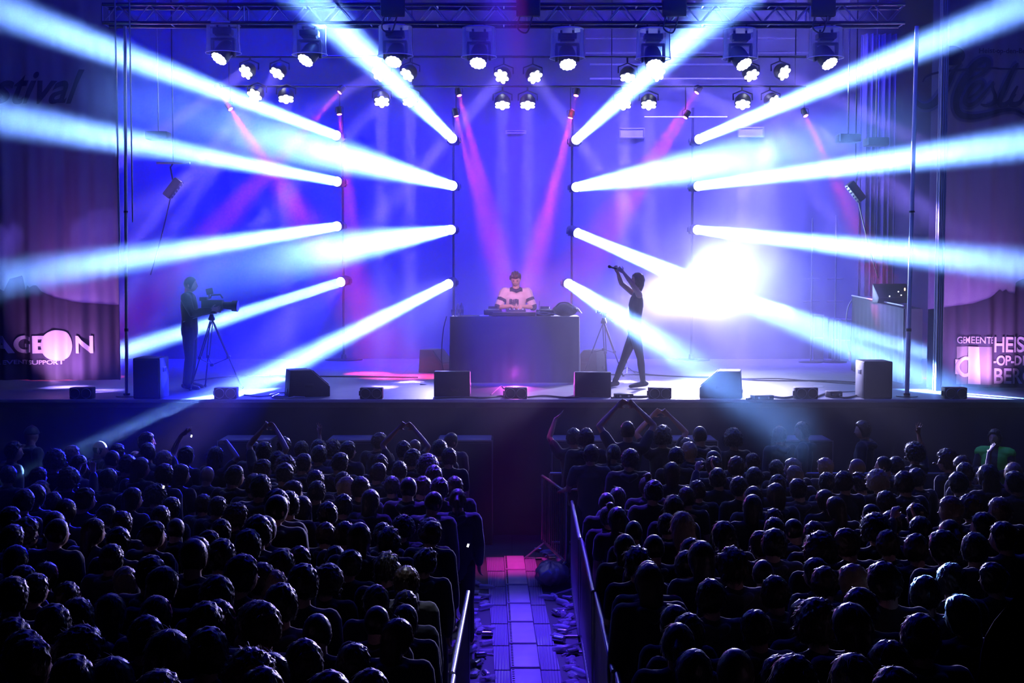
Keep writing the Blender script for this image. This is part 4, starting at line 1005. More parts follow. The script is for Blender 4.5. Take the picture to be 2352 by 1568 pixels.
def hair_mesh(kind, seed=0):
    m = MB(); t = bmesh.new()
    bmesh.ops.create_uvsphere(t, u_segments=44, v_segments=34, radius=1)
    thick = {'s': 0.020, 'c': 0.009, 'l': 0.020, 'k': 0.048, 't': 0.014, 'n': 0.013, 'h': 0.003, 'w': 0.026, 'b': 0.022, 'q': 0.024, 'd': 0.014}[kind]
    rough = {'s': 0.013, 'c': 0.003, 'l': 0.006, 'k': 0.022, 't': 0.005, 'n': 0.005, 'h': 0.0, 'w': 0.012, 'b': 0.006, 'q': 0.016, 'd': 0.007}[kind]
    low = {'s': -0.78, 'c': -0.70, 'l': -0.9, 'k': -0.60, 't': -0.75, 'n': -0.75, 'h': -0.6, 'w': -0.9, 'b': -1.2, 'q': -0.7, 'd': -0.25}[kind]
    for v in t.verts:
        d = v.co.normalized(); r = head_pts(d)
        line = low if d.y < 0.15 else (low + (d.y - 0.15) * (1.25 - low) / 0.95)   # hairline climbs to the brow
        line = min(line, 0.42 if kind == 'd' else 0.52)
        e = max(0, min(1, (d.z - line) / 0.16))
        if kind == 'h': e *= max(0, 1 - max(0, (d.z - 0.15)) * 3)
        nz = noise3((d.x + seed * 3.7, d.y + seed, d.z), 1.3 if kind in 'sq' else 1.7)
        amt = thick * (0.95 + 0.25 * max(0, d.z)) + rough * nz
        if kind in 'qd': amt += 0.03 * max(0, d.z) * max(0, d.y + 0.2) + 0.01 * math.sin(d.x * 14)
        r = r * (0.93 + 0.07 * e) + d * amt * e
        v.co = HC + r
    m._add(t)
    if kind in 'lwb':
        low_z = {'l': -0.30, 'w': -0.34, 'b': -0.15}[kind]; n = 9; pts = []; rr = []
        for i in range(n):
            f = i / (n - 1)
            wob = 0.006 * math.sin(i * 2.1 + seed) if kind == 'w' else 0
            pts.append(HC + Vector((wob, -0.035 - 0.03 * math.sin(f * PI * 0.8), 0.05 + (low_z - 0.05) * f)))
            flare = {'l': 0.006, 'w': 0.028, 'b': 0.012}[kind]
            rr.append((0.084 + flare * math.sin(f * PI) - (0.02 * f if kind != 'w' else 0), 0.070 - 0.032 * f))
        limb(m, pts, rr, 18, flat=(1, 0, 0))
    if kind == 't':
        limb(m, [HC + Vector((0, -0.095, 0.05)), HC + Vector((0, -0.14, 0.02)), HC + Vector((0, -0.145, -0.08)), HC + Vector((0, -0.125, -0.2))], [0.022, 0.03, 0.027, 0.012], 10)
    if kind == 'n':
        m.ball(HC + Vector((0.01, -0.04, 0.145)), 0.042, (1, 1, 0.85), 14)
    if kind == 'k':
        r_ = random.Random(seed)
        for i in range(60):
            d = Vector((r_.uniform(-1, 1), r_.uniform(-1, 0.5), r_.uniform(-0.35, 1))).normalized()
            m.ball(HC + head_pts(d) + d * 0.036, r_.uniform(0.014, 0.024), n=8)
    out = remesh(m, 0.009, 'hair', 1)
    # loose strands standing off the outline
    n, L, lift = {'s': (620, 0.028, 0.24), 'c': (420, 0.011, 0.6), 'l': (520, 0.045, 0.13), 'k': (800, 0.030, 0.7), 't': (380, 0.045, 0.13), 'n': (420, 0.04, 0.2), 'h': (0, 0, 0), 'w': (760, 0.055, 0.2), 'b': (520, 0.04, 0.14), 'q': (760, 0.038, 0.42), 'd': (260, 0.016, 0.4)}[kind]
    if n:
        r_ = random.Random(seed * 17 + ord(kind)); bm = bmesh.new(); bm.from_mesh(out); bm.faces.ensure_lookup_table()
        fs = bm.faces[:]; roots = []
        for _ in range(n):
            f_ = fs[r_.randrange(len(fs))]; c = f_.calc_center_median(); nm = f_.normal.copy()
            if (c - HC).length < 0.085 or (c.y > 0.10 and c.z < HC.z + 0.05): continue
            roots.append((c.copy(), nm))
        for c, nm in roots:
            down = Vector((r_.uniform(-.5, .5), -0.35 + r_.uniform(-.4, .4), -1.0)); down = (down - nm * down.dot(nm)).normalized()
            ll = L * r_.uniform(0.5, 1.4); lf = lift * r_.uniform(0.4, 1.5)
            pts = [c - nm * 0.002]; a = lf
            for sg in (0.4, 0.35, 0.25):
                pts.append(pts[-1] + (down * math.cos(a) + nm * math.sin(a)).normalized() * ll * sg); a -= lf * 0.55 + (r_.uniform(-0.8, 0.8) if kind == 'k' else 0)
            rad = (0.0017, 0.0015, 0.0011, 0.0004); sx = nm.cross(down).normalized(); prev = None
            for q, rr in zip(pts, rad):
                ring = [bm.verts.new(q + sx * rr), bm.verts.new(q - sx * rr * 0.5 + nm * rr * 0.87), bm.verts.new(q - sx * rr * 0.5 - nm * rr * 0.87)]
                if prev:
                    for k_ in range(3): bm.faces.new((prev[k_], prev[(k_ + 1) % 3], ring[(k_ + 1) % 3], ring[k_]))
                prev = ring
        for f_ in bm.faces: f_.smooth = True
        bm.to_mesh(out); bm.free()
    return out

def cap_mesh():
    m = MB(); t = bmesh.new(); bmesh.ops.create_uvsphere(t, u_segments=40, v_segments=28, radius=1)
    for v in t.verts:
        d = v.co.normalized(); r = head_pts(d); e = max(0, min(1, (d.z - 0.12) / 0.1)); v.co = HC + r * (0.9 + 0.1 * e) + d * 0.016 * e
    m._add(t); m.ball(HC + Vector((0, 0.125, 0.035)), 0.075, (0.95, 0.95, 0.10), 16, (-0.2, 0, 0)); m.ball(HC + Vector((0, 0, 0.135)), 0.01, n=8)
    return remesh(m, 0.009, 'cap', 1)

BASE = dict(hip=(0.095, 0, 0.90), knee=(0.11, 0.015, 0.49), ankle=(0.12, -0.03, 0.085), toe=(0.15, 0.13, 0.03), sh=(0.188, -0.015, 1.395), el=(0.235, -0.03, 1.12), wr=(0.23, 0.07, 0.89), hd=(0.0, 0.25, -1.0), hs=(-0.4, 0.9, 0))
def arm_defaults(**kw):
    p = {}
    for s, n in ((1, 'R'), (-1, 'L')):
        for k in BASE: p[k + n] = Vector(BASE[k]) * 1; p[k + n].x *= s
    p.update(dict(pelvis=(0, 0, 0.93), waist=(0, 0.005, 1.08), chest=(0, 0, 1.27), coll=(0, -0.012, 1.40), neck=NECK.copy(), curlR=0.6, curlL=0.6, spread=0.08, head=head_xf()))
    for k, v in kw.items(): p[k] = v if not isinstance(v, tuple) else Vector(v)
    for k in ('pelvis', 'waist', 'chest', 'coll'): p[k] = Vector(p[k])
    return p

def torso(m, p, g, hem=0.0, shoulders=True):
    limb(m, [p['pelvis'] + Vector((0, 0, -0.05 + hem)), p['pelvis'] + Vector((0, 0, 0.03 + hem)), p['waist'], p['chest'], mix(p['chest'], p['coll'], 0.6), p['coll']],
         [(0.150 + g, 0.105 + g), (0.155 + g, 0.110 + g), (0.138 + g, 0.098 + g), (0.160 + g, 0.112 + g), (0.165 + g, 0.098 + g), (0.125 + g, 0.070 + g)], 18, flat=(1, 0, 0))
    for n in 'RL' if shoulders else '':
        limb(m, [p['coll'], mix(p['coll'], p['sh' + n], 0.6), p['sh' + n]], [(0.062 + g * 0.8), 0.058 + g, 0.056 + g], 10)

def build_body(p, voxel=0.0105):
    m = MB(); torso(m, p, 0.0)
    nk = Vector(p['head'] @ (HC + Vector((0, -0.025, -0.03))))
    limb(m, [p['coll'] + Vector((0, 0, 0.0)), NECK if p.get('neckpt') is None else Vector(p['neckpt']), nk], [(0.085, 0.068), (0.058, 0.058), (0.054, 0.057)], 12)
    for n in 'RL':
        limb(m, [mix(p['coll'], p['sh' + n], 0.55), mix(p['coll'], NECK if p.get('neckpt') is None else p['neckpt'], 0.7)], [0.045, 0.040], 8)
    add_head(m, p['head'])
    for n in 'RL':
        limb(m, [p['hip' + n], mix(p['hip' + n], p['knee' + n], 0.5), p['knee' + n]], [0.085, 0.074, 0.053], 12)
        limb(m, [p['knee' + n], mix(p['knee' + n], p['ankle' + n], 0.3), mix(p['knee' + n], p['ankle' + n], 0.8), p['ankle' + n]], [0.052, 0.055, 0.038, 0.036], 12)
        a = Vector(p['ankle' + n]); tt = Vector(p['toe' + n]); limb(m, [a + (a - tt) * 0.25 + Vector((0, 0, -0.045)), mix(a, tt, 0.5) + Vector((0, 0, -0.02)), tt], [(0.034, 0.036), (0.042, 0.034), (0.04, 0.024)], 10, flat=(1, 0, 0))
        limb(m, [p['sh' + n], mix(p['sh' + n], p['el' + n], 0.5), p['el' + n]], [0.052, 0.046, 0.038], 10)
        limb(m, [p['el' + n], mix(p['el' + n], p['wr' + n], 0.35), p['wr' + n]], [0.038, 0.039, 0.025], 10)
        hand(m, p['wr' + n], p['hd' + n], p['hs' + n], p['curl' + n], p['spread'])
    return remesh(m, voxel, 'body', 1)

def build_top(p, sleeve=0.62, g=0.014, voxel=0.013, loose=0.0, hood=False):
    m = MB(); torso(m, p, g, -0.04)
    limb(m, [p['coll'], mix(p['coll'], p['neck'] if p.get('neckpt') is None else p['neckpt'], 0.45)], [(0.10, 0.082), (0.078, 0.072)], 12)
    for n in 'RL':
        limb(m, [mix(p['coll'], p['sh' + n], 0.6), mix(p['coll'], p['neck'] if p.get('neckpt') is None else p['neckpt'], 0.5)], [0.052 + g, 0.046 + g], 8)
    for n in 'RL':
        L = [p['sh' + n], mix(p['sh' + n], p['el' + n], 0.5)]; rr = [0.062 + g + loose, 0.052 + g + loose]
        if sleeve <= 1: L.append(mix(p['sh' + n], p['el' + n], sleeve)); rr.append(0.048 + g + loose)
        else: L += [p['el' + n], mix(p['el' + n], p['wr' + n], (sleeve - 1) * 0.5), mix(p['el' + n], p['wr' + n], sleeve - 1)]; rr += [0.045 + g + loose, 0.042 + g + loose, 0.030 + g + loose]
        limb(m, L, rr, 10)
    if hood: limb(m, [p['coll'] + Vector((-0.07, -0.085, 0.03)), p['coll'] + Vector((0, -0.125, 0.0)), p['coll'] + Vector((0.07, -0.085, 0.03))], [0.035, 0.05, 0.035], 10)
    return remesh(m, voxel, 'top', 2)

def build_trousers(p, g=0.014, voxel=0.014, tight=False):
    m = MB(); limb(m, [p['pelvis'] + Vector((0, 0, -0.05)), p['pelvis'] + Vector((0, 0, 0.05))], [(0.158, 0.118), (0.158, 0.112)], 16, flat=(1, 0, 0))
    for n in 'RL':
        limb(m, [p['hip' + n], mix(p['hip' + n], p['knee' + n], 0.5), p['knee' + n]], [0.088 + g, 0.075 + g, 0.054 + g], 12)
        limb(m, [p['knee' + n], mix(p['knee' + n], p['ankle' + n], 0.3), mix(p['knee' + n], p['ankle' + n], 0.75), mix(p['knee' + n], p['ankle' + n], 0.96)], [0.053 + g, 0.056 + g, (0.042 if tight else 0.05) + g, (0.037 if tight else 0.05) + g], 12)
    return remesh(m, voxel, 'trousers', 2)

def build_shoes(p):
    out = []
    for n in 'RL':
        m = MB(); a = Vector(p['ankle' + n]); tt = Vector(p['toe' + n])
        limb(m, [a + (a - tt) * 0.25 + Vector((0, 0, -0.04)), mix(a, tt, 0.5) + Vector((0, 0, -0.015)), tt + (tt - a).normalized() * 0.02], [(0.044, 0.046), (0.05, 0.043), (0.046, 0.032)], 10, flat=(1, 0, 0))
        limb(m, [a + Vector((0, 0, -0.01)), a + Vector((0, 0, 0.03))], [0.047, 0.045], 10)
        out.append(remesh(m, 0.012, 'shoe', 1))
    return out

ARM_UP = dict(elR=(0.27, 0.03, 1.62), wrR=(0.24, 0.08, 1.86), hdR=(0, 0.1, 1), hsR=(-1, 0, 0))
POSES = {
    'a': arm_defaults(),
    'b': arm_defaults(head=head_xf(34, -3)), 'c': arm_defaults(head=head_xf(-34, -3)), 'd': arm_defaults(head=head_xf(8, -14)),
    'e': arm_defaults(elR=(0.25, 0.02, 1.14), wrR=(0.05, 0.23, 1.16), hdR=(-1, 0.2, 0.1), hsR=(0, 0.2, 1), elL=(-0.25, 0.02, 1.14), wrL=(-0.04, 0.24, 1.12), hdL=(1, 0.15, 0.1), hsL=(0, 0.2, 1), head=head_xf(-8, 2)),
    'f': arm_defaults(elR=(0.30, 0.06, 1.60), wrR=(0.245, 0.10, 1.83), hdR=(0.05, 0.05, 1), hsR=(-1, 0.2, 0), curlR=0.08, spread=0.24, head=head_xf(0, 6)),
    'g': arm_defaults(elR=(0.335, 0.06, 1.66), wrR=(0.12, 0.10, 1.885), hdR=(-0.75, 0, 0.55), hsR=(-0.55, 0, -0.75), curlR=0.9, elL=(-0.335, 0.06, 1.66), wrL=(-0.12, 0.10, 1.885), hdL=(0.75, 0, 0.55), hsL=(0.55, 0, -0.75), curlL=-0.9, head=head_xf(0, 4)),
    'p': arm_defaults(elR=(0.28, 0.10, 1.40), wrR=(0.12, 0.30, 1.66), hdR=(-0.35, 0.2, 0.9), hsR=(-0.4, -0.6, 0), elL=(-0.28, 0.10, 1.40), wrL=(-0.12, 0.30, 1.66), hdL=(0.35, 0.2, 0.9), hsL=(0.4, -0.6, 0), head=head_xf(0, 2)),
    'i': arm_defaults(elL=(-0.31, 0.08, 1.60), wrL=(-0.22, 0.16, 1.84), hdL=(0.75, 0.3, 0.55), hsL=(0, 1, -0.3), curlL=0.15, head=head_xf(-18, 4)),
    'o': arm_defaults(elR=(0.30, 0.10, 1.60), wrR=(0.05, 0.16, 1.80), hdR=(-0.9, 0.2, -0.1), hsR=(0, 1, -0.2), head=head_xf(16, -4)),
    'r': arm_defaults(elL=(-0.28, 0.06, 1.16), wrL=(-0.36, 0.26, 1.10), hdL=(-0.4, 0.9, -0.15), hsL=(0.9, 0.4, 0), elR=(0.2, 0.1, 1.14), wrR=(-0.16, 0.28, 1.12), hdR=(-0.9, 0.4, -0.1), hsR=(0.3, 0.9, 0), head=head_xf(-24, -2)),
}
BODY = {}
def parts_for(pk):
    if pk not in BODY:
        p = POSES[pk]
        BODY[pk] = (build_body(p), build_top(p, 0.62), build_top(p, 1.9, 0.019, hood=(pk in 'abcd')), build_trousers(p), p['head'])
        BODY[pk][0].materials.append(SKIN); BODY[pk][1].materials.append(TOPS[0]); BODY[pk][2].materials.append(TOPS[0]); BODY[pk][3].materials.append(JEANS)
    return BODY[pk]
HAIRM = {}
def hair_for(k, var):
    key = (k, var)
    if key not in HAIRM:
        HAIRM[key] = cap_mesh() if k == 'p' else hair_mesh(k, var)
        HAIRM[key].materials.append(HAIRS['dark'])
    return HAIRM[key]

def person(loc, H, rz, pk, hk, var, haircol, topcol, jacket, label, group=None):
    body, tee, jk, tr, hx = parts_for(pk)
    k = H / 1.734
    o = obj('person', body); o.location = loc; o.rotation_euler = (0, 0, rz); o.scale = (k, k, k)
    tag(o, label, 'person', group)
    t = obj('jacket' if jacket else 'shirt', jk if jacket else tee, o, topcol)
    obj('trousers', tr, o)
    h = obj('cap' if hk == 'p' else 'hair', hair_for(hk, var), o, TOPS[1] if hk == 'p' else haircol)
    h.matrix_local = hx
    return o

# ---- the man at the table
DJ = arm_defaults(waist=(0, 0.02, 1.08), chest=(0, 0.05, 1.26), coll=(0, 0.085, 1.385), shR=(0.185, 0.075, 1.385), shL=(-0.185, 0.075, 1.385),
    elR=(0.285, 0.13, 1.15), wrR=(0.085, 0.31, 1.17), hdR=(-0.55, 0.75, -0.35), hsR=(-0.75, -0.55, 0), curlR=0.75, elL=(-0.275, 0.13, 1.15), wrL=(-0.06, 0.33, 1.165), hdL=(0.3, 0.85, -0.45), hsL=(0.85, -0.3, 0), curlL=0.7,
    spread=0.16, head=Matrix.Translation((0, 0.085, 0.035)) @ head_xf(-6, -32), neckpt=(0, 0.105, 1.485))
yD = 22.95
pD = P(1184, 700, yD)
dj_body = build_body(DJ, 0.007); dj_body.materials.append(SKIN)
dj = obj('person', dj_body); dj.location = (pD.x, yD, SZ); dj.rotation_euler = (0, 0, PI + R(4)); dj.scale = (1.085,) * 3
tag(dj, 'man in a pale jersey with dark bands working bent over the draped table', 'person')
JERSEY = M('pale_jersey_cloth', (0.46, 0.36, 0.38), 0.85, bump=0.15, scale=50)
DARKB = M('dark_band_cloth', (0.03, 0.025, 0.05), 0.85)
jm = build_top(DJ, 0.96, 0.016, 0.009, 0.006); jm.materials.append(JERSEY); jm.materials.append(DARKB)
def sd(pt, a, b): return max(0, min(1, (pt - a).dot(b - a) / (b - a).length_squared))
for f_ in jm.polygons:
    c = f_.center
    for n in 'RL':
        a, b = Vector(DJ['sh' + n]), Vector(DJ['el' + n]); t_ = sd(c, a, b)
        if abs(c.x) > 0.16 and (0.40 < t_ < 0.60 or t_ > 0.90) and (c - mix(a, b, t_)).length < 0.11: f_.material_index = 1
    if abs(c.x) < 0.10 and c.z > 1.40 and c.y > 0.06: f_.material_index = 1
jo = obj('jersey', jm, dj); jo['label'] = 'pale jersey with dark arm bands and dark lettering'
w_ = word('BiFi', 0.105, DARKB, dj, (0.118, 0.245, 1.205), 'lettering', 0.004, rot=(PI / 2 - 0.15, 0, PI), depth=0.02)
cm_ = MB(); limb(cm_, [(-0.08, 0.10, 1.445), (-0.055, 0.165, 1.43), (0, 0.19, 1.41), (0.055, 0.165, 1.43), (0.08, 0.10, 1.445)], [0.024, 0.026, 0.028, 0.026, 0.024], 10); cm_.build('collar', DARKB, dj)
trm = build_trousers(DJ); trm.materials.append(JEANS); obj('trousers', trm, dj)
for sm in build_shoes(DJ): sm.materials.append(SHOE); obj('shoe', sm, dj)
hm_ = hair_mesh('d', 2); hm_.materials.append(HAIRS['brown']); ho = obj('hair', hm_, dj); ho.matrix_local = DJ['head']
bm_ = MB()
t_ = bmesh.new(); bmesh.ops.create_uvsphere(t_, u_segments=36, v_segments=28, radius=1)
for v in t_.verts:
    d_ = v.co.normalized(); r_ = head_pts(d_); e_ = 1 if (d_.z < -0.50 and d_.y > 0.05) else 0
    v.co = HC + r_ * (0.97 + 0.03 * e_) + d_ * 0.0045 * e_ - d_ * 0.004 * (1 - e_)
bm_._add(t_); be = bm_.build('beard', M('short_beard', (0.26, 0.165, 0.13), 0.8, bump=0.6, scale=260), dj); be.matrix_local = DJ['head']
EYEM = M('eye_dark', (0.03, 0.02, 0.02), 0.2)
em = MB()
for s_ in (-1, 1):
    em.ball(HC + Vector((s_ * 0.029, 0.083, 0.004)), 0.0095, (1.2, 0.6, 0.45), 10); em.ball(HC + Vector((s_ * 0.030, 0.091, 0.024)), 0.014, (1.1, 0.3, 0.18), 10)
eo = em.build('eyes_and_brows', EYEM, dj); eo.matrix_local = DJ['head']

# ---- the singer: seen from the side, facing to the left of the picture (local +y points to -x)
yS = 21.0; kS = 1.0
oS = Vector((P(1452, 890, yS).x, yS, SZ - 0.012))
def LS(u, v, dy=0.0):
    """pixel -> local joint of the singer; dy depth towards the back"""
    q = P(u, v, yS + dy) - oS
    return Vector((q.y, -q.x, q.z))              # local x = world y, local y = -world x
SG = arm_defaults()
SG.update(pelvis=LS(1457, 752), waist=LS(1458, 728), chest=LS(1461, 700), coll=LS(1464, 677),
    hipR=LS(1457, 765, 0.085), kneeR=LS(1432, 828, 0.09), ankleR=LS(1413, 876, 0.12), toeR=LS(1396, 884, 0.14),
    hipL=LS(1458, 765, -0.085), kneeL=LS(1471, 822, -0.10), ankleL=LS(1477, 877, -0.12), toeL=LS(1451, 886, -0.16),
    shR=LS(1459, 677, 0.155), elR=LS(1427, 651, 0.13), wrR=LS(1419, 626, 0.06), shL=LS(1469, 677, -0.155), elL=LS(1449, 648, -0.17), wrL=LS(1432, 625, -0.07),
    hdR=(0.15, 0.35, 0.9), hsR=(0.2, -1, 0.3), hdL=(0.35, 0.75, 0.6), hsL=(0.2, -0.7, 0.7), curlR=1.05, curlL=0.8, spread=0.14)
nkS = LS(1464, 664); SG['neckpt'] = nkS; SG['neck'] = nkS
SG['head'] = Matrix.Translation(LS(1464, 645) - HC) @ Matrix.Translation(HC) @ Euler((R(10), 0, R(12))).to_matrix().to_4x4() @ Matrix.Translation(-HC)
sbm = build_body(SG, 0.0075); sbm.materials.append(SKIN)
sg = obj('person', sbm); sg.location = oS; sg.rotation_euler = (0, 0, PI / 2)
tag(sg, 'singer in a dark sleeveless top striding with both arms raised, holding a microphone', 'person')
tm_ = MB(); torso(tm_, SG, 0.010, -0.01, False); tmm = remesh(tm_, 0.010, 'sleeveless_top', 2); tmm.materials.append(M('singer_top_cloth', (0.02, 0.018, 0.022), 0.8)); obj('sleeveless_top', tmm, sg)
tr_ = build_trousers(SG, 0.006, 0.011, True); tr_.materials.append(M('singer_leggings', (0.014, 0.014, 0.018), 0.7)); obj('leggings', tr_, sg)
for sm in build_shoes(SG): sm.materials.append(SHOE); obj('shoe', sm, sg)
hb_ = hair_mesh('b', 1); hb_.materials.append(HAIRS['brown']); hh = obj('hair', hb_, sg); hh.matrix_local = SG['head']
# the microphone in the raised hand
a_ = P(1396, 611, yS + 0.03); b_ = P(1424, 620, yS + 0.04); d_ = (b_ - a_).normalized()
mic = thing('microphone', 'black hand microphone pointing up in the raised hands of the singer', 'microphone', a_)
MB().cyl(d_ * 0.05, b_ - a_ + d_ * 0.06, 0.014, 0.011, 12).build('handle', BLACK, mic)
MB().ball(d_ * 0.026, 0.026, n=14).cyl(d_ * 0.045, d_ * 0.055, 0.024, 0.02, 14).build('grille', GRILLE, mic)

# ---- the man at the broadcast camera
q = onstage(437, 893)
cmn = arm_defaults(elR=(0.26, 0.10, 1.16), wrR=(0.18, 0.36, 1.22), hdR=(-0.2, 0.9, 0.1), hsR=(-0.3, 0, 1), elL=(-0.26, 0.05, 1.16), wrL=(-0.16, 0.34, 1.20), hdL=(0.2, 0.9, 0), hsL=(0.3, 0, 1), head=head_xf(0, -4))
POSES['x'] = cmn
cman = person(q, 1.80, R(-88), 'x', 'c', 0, HAIRS['dark'], TOPS[0], True, 'man in dark clothes standing behind the broadcast camera at the left of the stage')

for sm in build_shoes(cmn): sm.materials.append(SHOE); obj('shoe', sm, cman)

# ------------------------------------------------------------------ the crowd
# head top pixel u, v, hair, pose; hair s short, c cropped, l long, w wide long, b bob, k curly, t ponytail, n bun, p cap, h bald; capital: fair hair
LEFT = """66 979 p b|21 1014 s c|118 1035 k a|155 1024 S c|172 1047 s a|220 1014 h c|262 1020 s a|250 1034 c a|328 993 s c|335 1018 s b|370 1036 S a|422 1026 s i|490 1028 w o|470 1072 C a|530 1070 s c
578 1016 s a|578 1090 s a|285 1046 s a|312 1052 l c|370 1067 s a|405 1068 b c|10 1072 s a|78 1075 s a|150 1077 k p|240 1078 s a|82 1106 S c|44 1126 s a|72 1115 l a|112 1133 s a|182 1122 s c|140 1149 l a|292 1122 l c
272 1135 c a|232 1162 s c|270 1178 s a|113 1178 l a|350 1115 k a|385 1145 s a|460 1138 s a|490 1143 s c|532 1160 k c|360 1165 s a|8 1167 s c|115 1192 c c|15 1209 s a|200 1194 l c|260 1215 s a|338 1200 s c|395 1192 c a
500 1196 s a|585 1187 s a|467 1222 s c|562 1220 s a|350 1221 S a|434 1238 s c|45 1195 k c|603 1016 s g|690 1014 s f|647 1004 s a|728 1010 s a|729 1024 s a|760 1012 k a|793 1014 s c|866 994 s c|925 1014 s g|950 1009 c a|942 1032 s c
870 1045 s a|775 1041 s c|633 1037 s a|690 1043 s c|650 1049 k a|595 1056 s c|648 1065 s a|980 1046 k a|1008 1011 s a|1032 992 c c|1030 1030 s a|995 1070 s a|915 1061 s a|863 1065 s c|720 1082 s a|783 1086 s a|788 1097 S c
593 1092 s a|663 1106 b c|723 1107 s a|825 1097 s a|898 1096 s a|935 1096 c a|965 1096 s c|1008 1099 s a|1043 1096 s a|630 1126 s a|625 1136 c c|658 1131 s a|847 1127 l a|1050 1124 t a|990 1129 c c|688 1142 l a|785 1138 s a
748 1156 s a|603 1185 c a|920 1188 k c|985 1195 k a|1025 1201 s c|743 1204 s a|788 1202 s a|875 1205 s a|890 1219 q a|820 1205 l a|22 1258 b a|34 1305 s c|62 1324 s c|92 1297 l a|12 1332 s a|140 1344 s a|245 1255 s a|435 1238 c a
500 1243 s a|335 1282 s a|276 1308 S a|357 1307 l c|488 1329 s a|540 1279 s c|163 1382 s a|105 1397 s a|240 1372 l a|345 1374 t a|460 1392 s a|490 1387 s a|578 1389 s a|322 1424 s a|365 1457 l c|160 1452 k c|36 1459 s a
40 1478 s c|465 1452 s a|147 1518 s a|240 1522 l a|348 1554 s a|563 1509 k a|590 1547 s a|10 1430 s a|638 1267 s a|680 1260 s a|765 1259 s a|795 1268 s c|885 1279 q a|1010 1269 q c|593 1299 s a|688 1302 s a|743 1304 k c
620 1316 S a|638 1348 s a|930 1307 s a|860 1351 s a|928 1364 s d|593 1392 s a|723 1414 c d|860 1397 c a|945 1397 l a|965 1430 l c|600 1512 l c|745 1556 s a|873 1551 s a|690 1480 s a|800 1490 s c"""
RIGHT = """1318 984 s i|1336 984 s a|1338 1022 s r|1443 966 c g|1408 1020 t c|1446 1032 s c|1523 980 k g|1611 978 c a|1581 1007 s a|1587 1016 S a|1553 1028 s c|1688 986 k a|1646 1034 c b|1646 1050 s b|1696 1050 s a|1736 1042 s b
1488 1086 n a|1546 1064 b a|1653 1077 s p|1738 1075 s a|1501 1105 s c|1703 1097 s a|1606 1106 s a|1393 1132 c a|1421 1122 l a|1366 1154 n b|1581 1121 s a|1551 1142 w a|1736 1120 l a|1731 1139 l c|1421 1168 l a|1536 1183 s a
1573 1181 W a|1458 1198 c a|1673 1203 w b|1381 1232 l a|1506 1230 c a|1760 1224 s b|1789 1058 s a|1829 1054 S b|1834 1071 S b|1904 1053 S b|1979 1053 C b|2040 1047 c b|2106 1018 k f|2066 1050 s a|2186 1034 k b|2219 1048 s a
2226 1064 s a|2279 1070 w a|2336 1064 L i|2344 1084 s b|1946 1084 s a|1906 1087 s a|1986 1090 q b|2024 1082 K a|2086 1084 s a|2114 1077 s a|2211 1086 s a|1789 1092 s c|1789 1113 b a|1842 1102 s b|1906 1127 l b|1931 1143 l b
2044 1130 s a|2014 1158 c b|2119 1160 s b|2199 1142 S b|2239 1140 k a|2311 1145 S b|2056 1177 s a|2021 1185 k a|2274 1180 s b|1784 1172 s a|1834 1193 c b|1786 1193 s a|1879 1202 s a|1781 1219 s c|1959 1218 s b|2049 1222 s a
2322 1202 s b|1894 1229 k a|2116 1231 s a|2184 1222 s b|2252 1228 s a|2124 1190 s p|2194 1196 t a|1591 1241 s a|1618 1248 l a|1468 1266 q a|1493 1290 c a|1581 1271 s a|1693 1269 q a|1760 1289 c a|1563 1399 l b|1588 1419 s a
1481 1439 t a|1751 1410 s b|1698 1497 c a|1601 1504 l a|1889 1287 s b|1904 1308 s a|1976 1302 S b|2049 1297 s b|1996 1358 s b|1889 1389 k a|1976 1394 l b|2231 1374 l b|2301 1298 s b|2066 1483 s b|2086 1546 s b|1799 1518 s a
1836 1517 s a|1984 1518 w b|1856 1387 s a|1640 1338 s a|1400 1300 l a|2140 1330 s a|2200 1300 s a|2130 1420 s a|1790 1330 s a"""
PIT = [(1795, 980, 's', 'a', 20), (1849, 969, 's', 'b', 70), (1989, 966, 's', 'b', 60)]
crowd = []
for side, txt in (('left', LEFT), ('right', RIGHT)):
    for it in txt.replace('\n', '|').split('|'):
        u, v, h, p_ = it.split(); u = float(u); v = float(v)
        H = 1.72 + rnd.uniform(-0.05, 0.05)
        D = F * (EYE - H) / (v - 627)
        crowd.append(dict(u=u, v=v, h=h, p=p_, side=side, D=min(D, 17.35 - rnd.uniform(0, 0.1))))
def xof(c): return (c['u'] - 1176) / F * c['D'] + c.get('dx', 0.0)
for it in range(260):                             # give everyone room: slide along the line of sight, the height follows
    crowd.sort(key=lambda c: c['D'])
    for i in range(len(crowd)):
        a = crowd[i]
        for j in range(i + 1, len(crowd)):
            b = crowd[j]
            if b['D'] - a['D'] > 0.5: break
            dx = abs(xof(a) - xof(b)); wide = 0.56 if (a['p'] in 'ag' or b['p'] in 'ag') else 0.54
            if dx >= wide: continue
            need = 0.40 * math.sqrt(max(0, 1 - (dx / wide) ** 2)) + 0.03; gap = b['D'] - a['D']
            if gap < need:
                s = (need - gap) / 2 + 0.004
                w_ = 0.5 + 0.4 * math.sin(i * 2.7 + j + it * 0.9)
                a['D'] -= 2 * s * w_; b['D'] += 2 * s * (1 - w_)
    for c in crowd:
        k = (c['v'] - 627) / F
        lo = (EYE - 1.96) / k; hi = (EYE - 1.52) / k
        c['D'] = min(max(c['D'], lo), hi, 17.4)
        c.setdefault('dx', 0.0)
        x0 = (c['u'] - 1176) / F * c['D']
        if c['side'] == 'right' and c['D'] < 17: c['dx'] = max(0, 0.97 - x0)
        if c['side'] == 'left' and c['D'] < 12: c['dx'] = min(0, -0.74 - x0)
ORD = ['first', 'second', 'third', 'fourth', 'fifth', 'sixth', 'seventh', 'eighth', 'ninth', 'tenth', 'eleventh', 'twelfth', 'thirteenth', 'fourteenth', 'fifteenth', 'sixteenth']
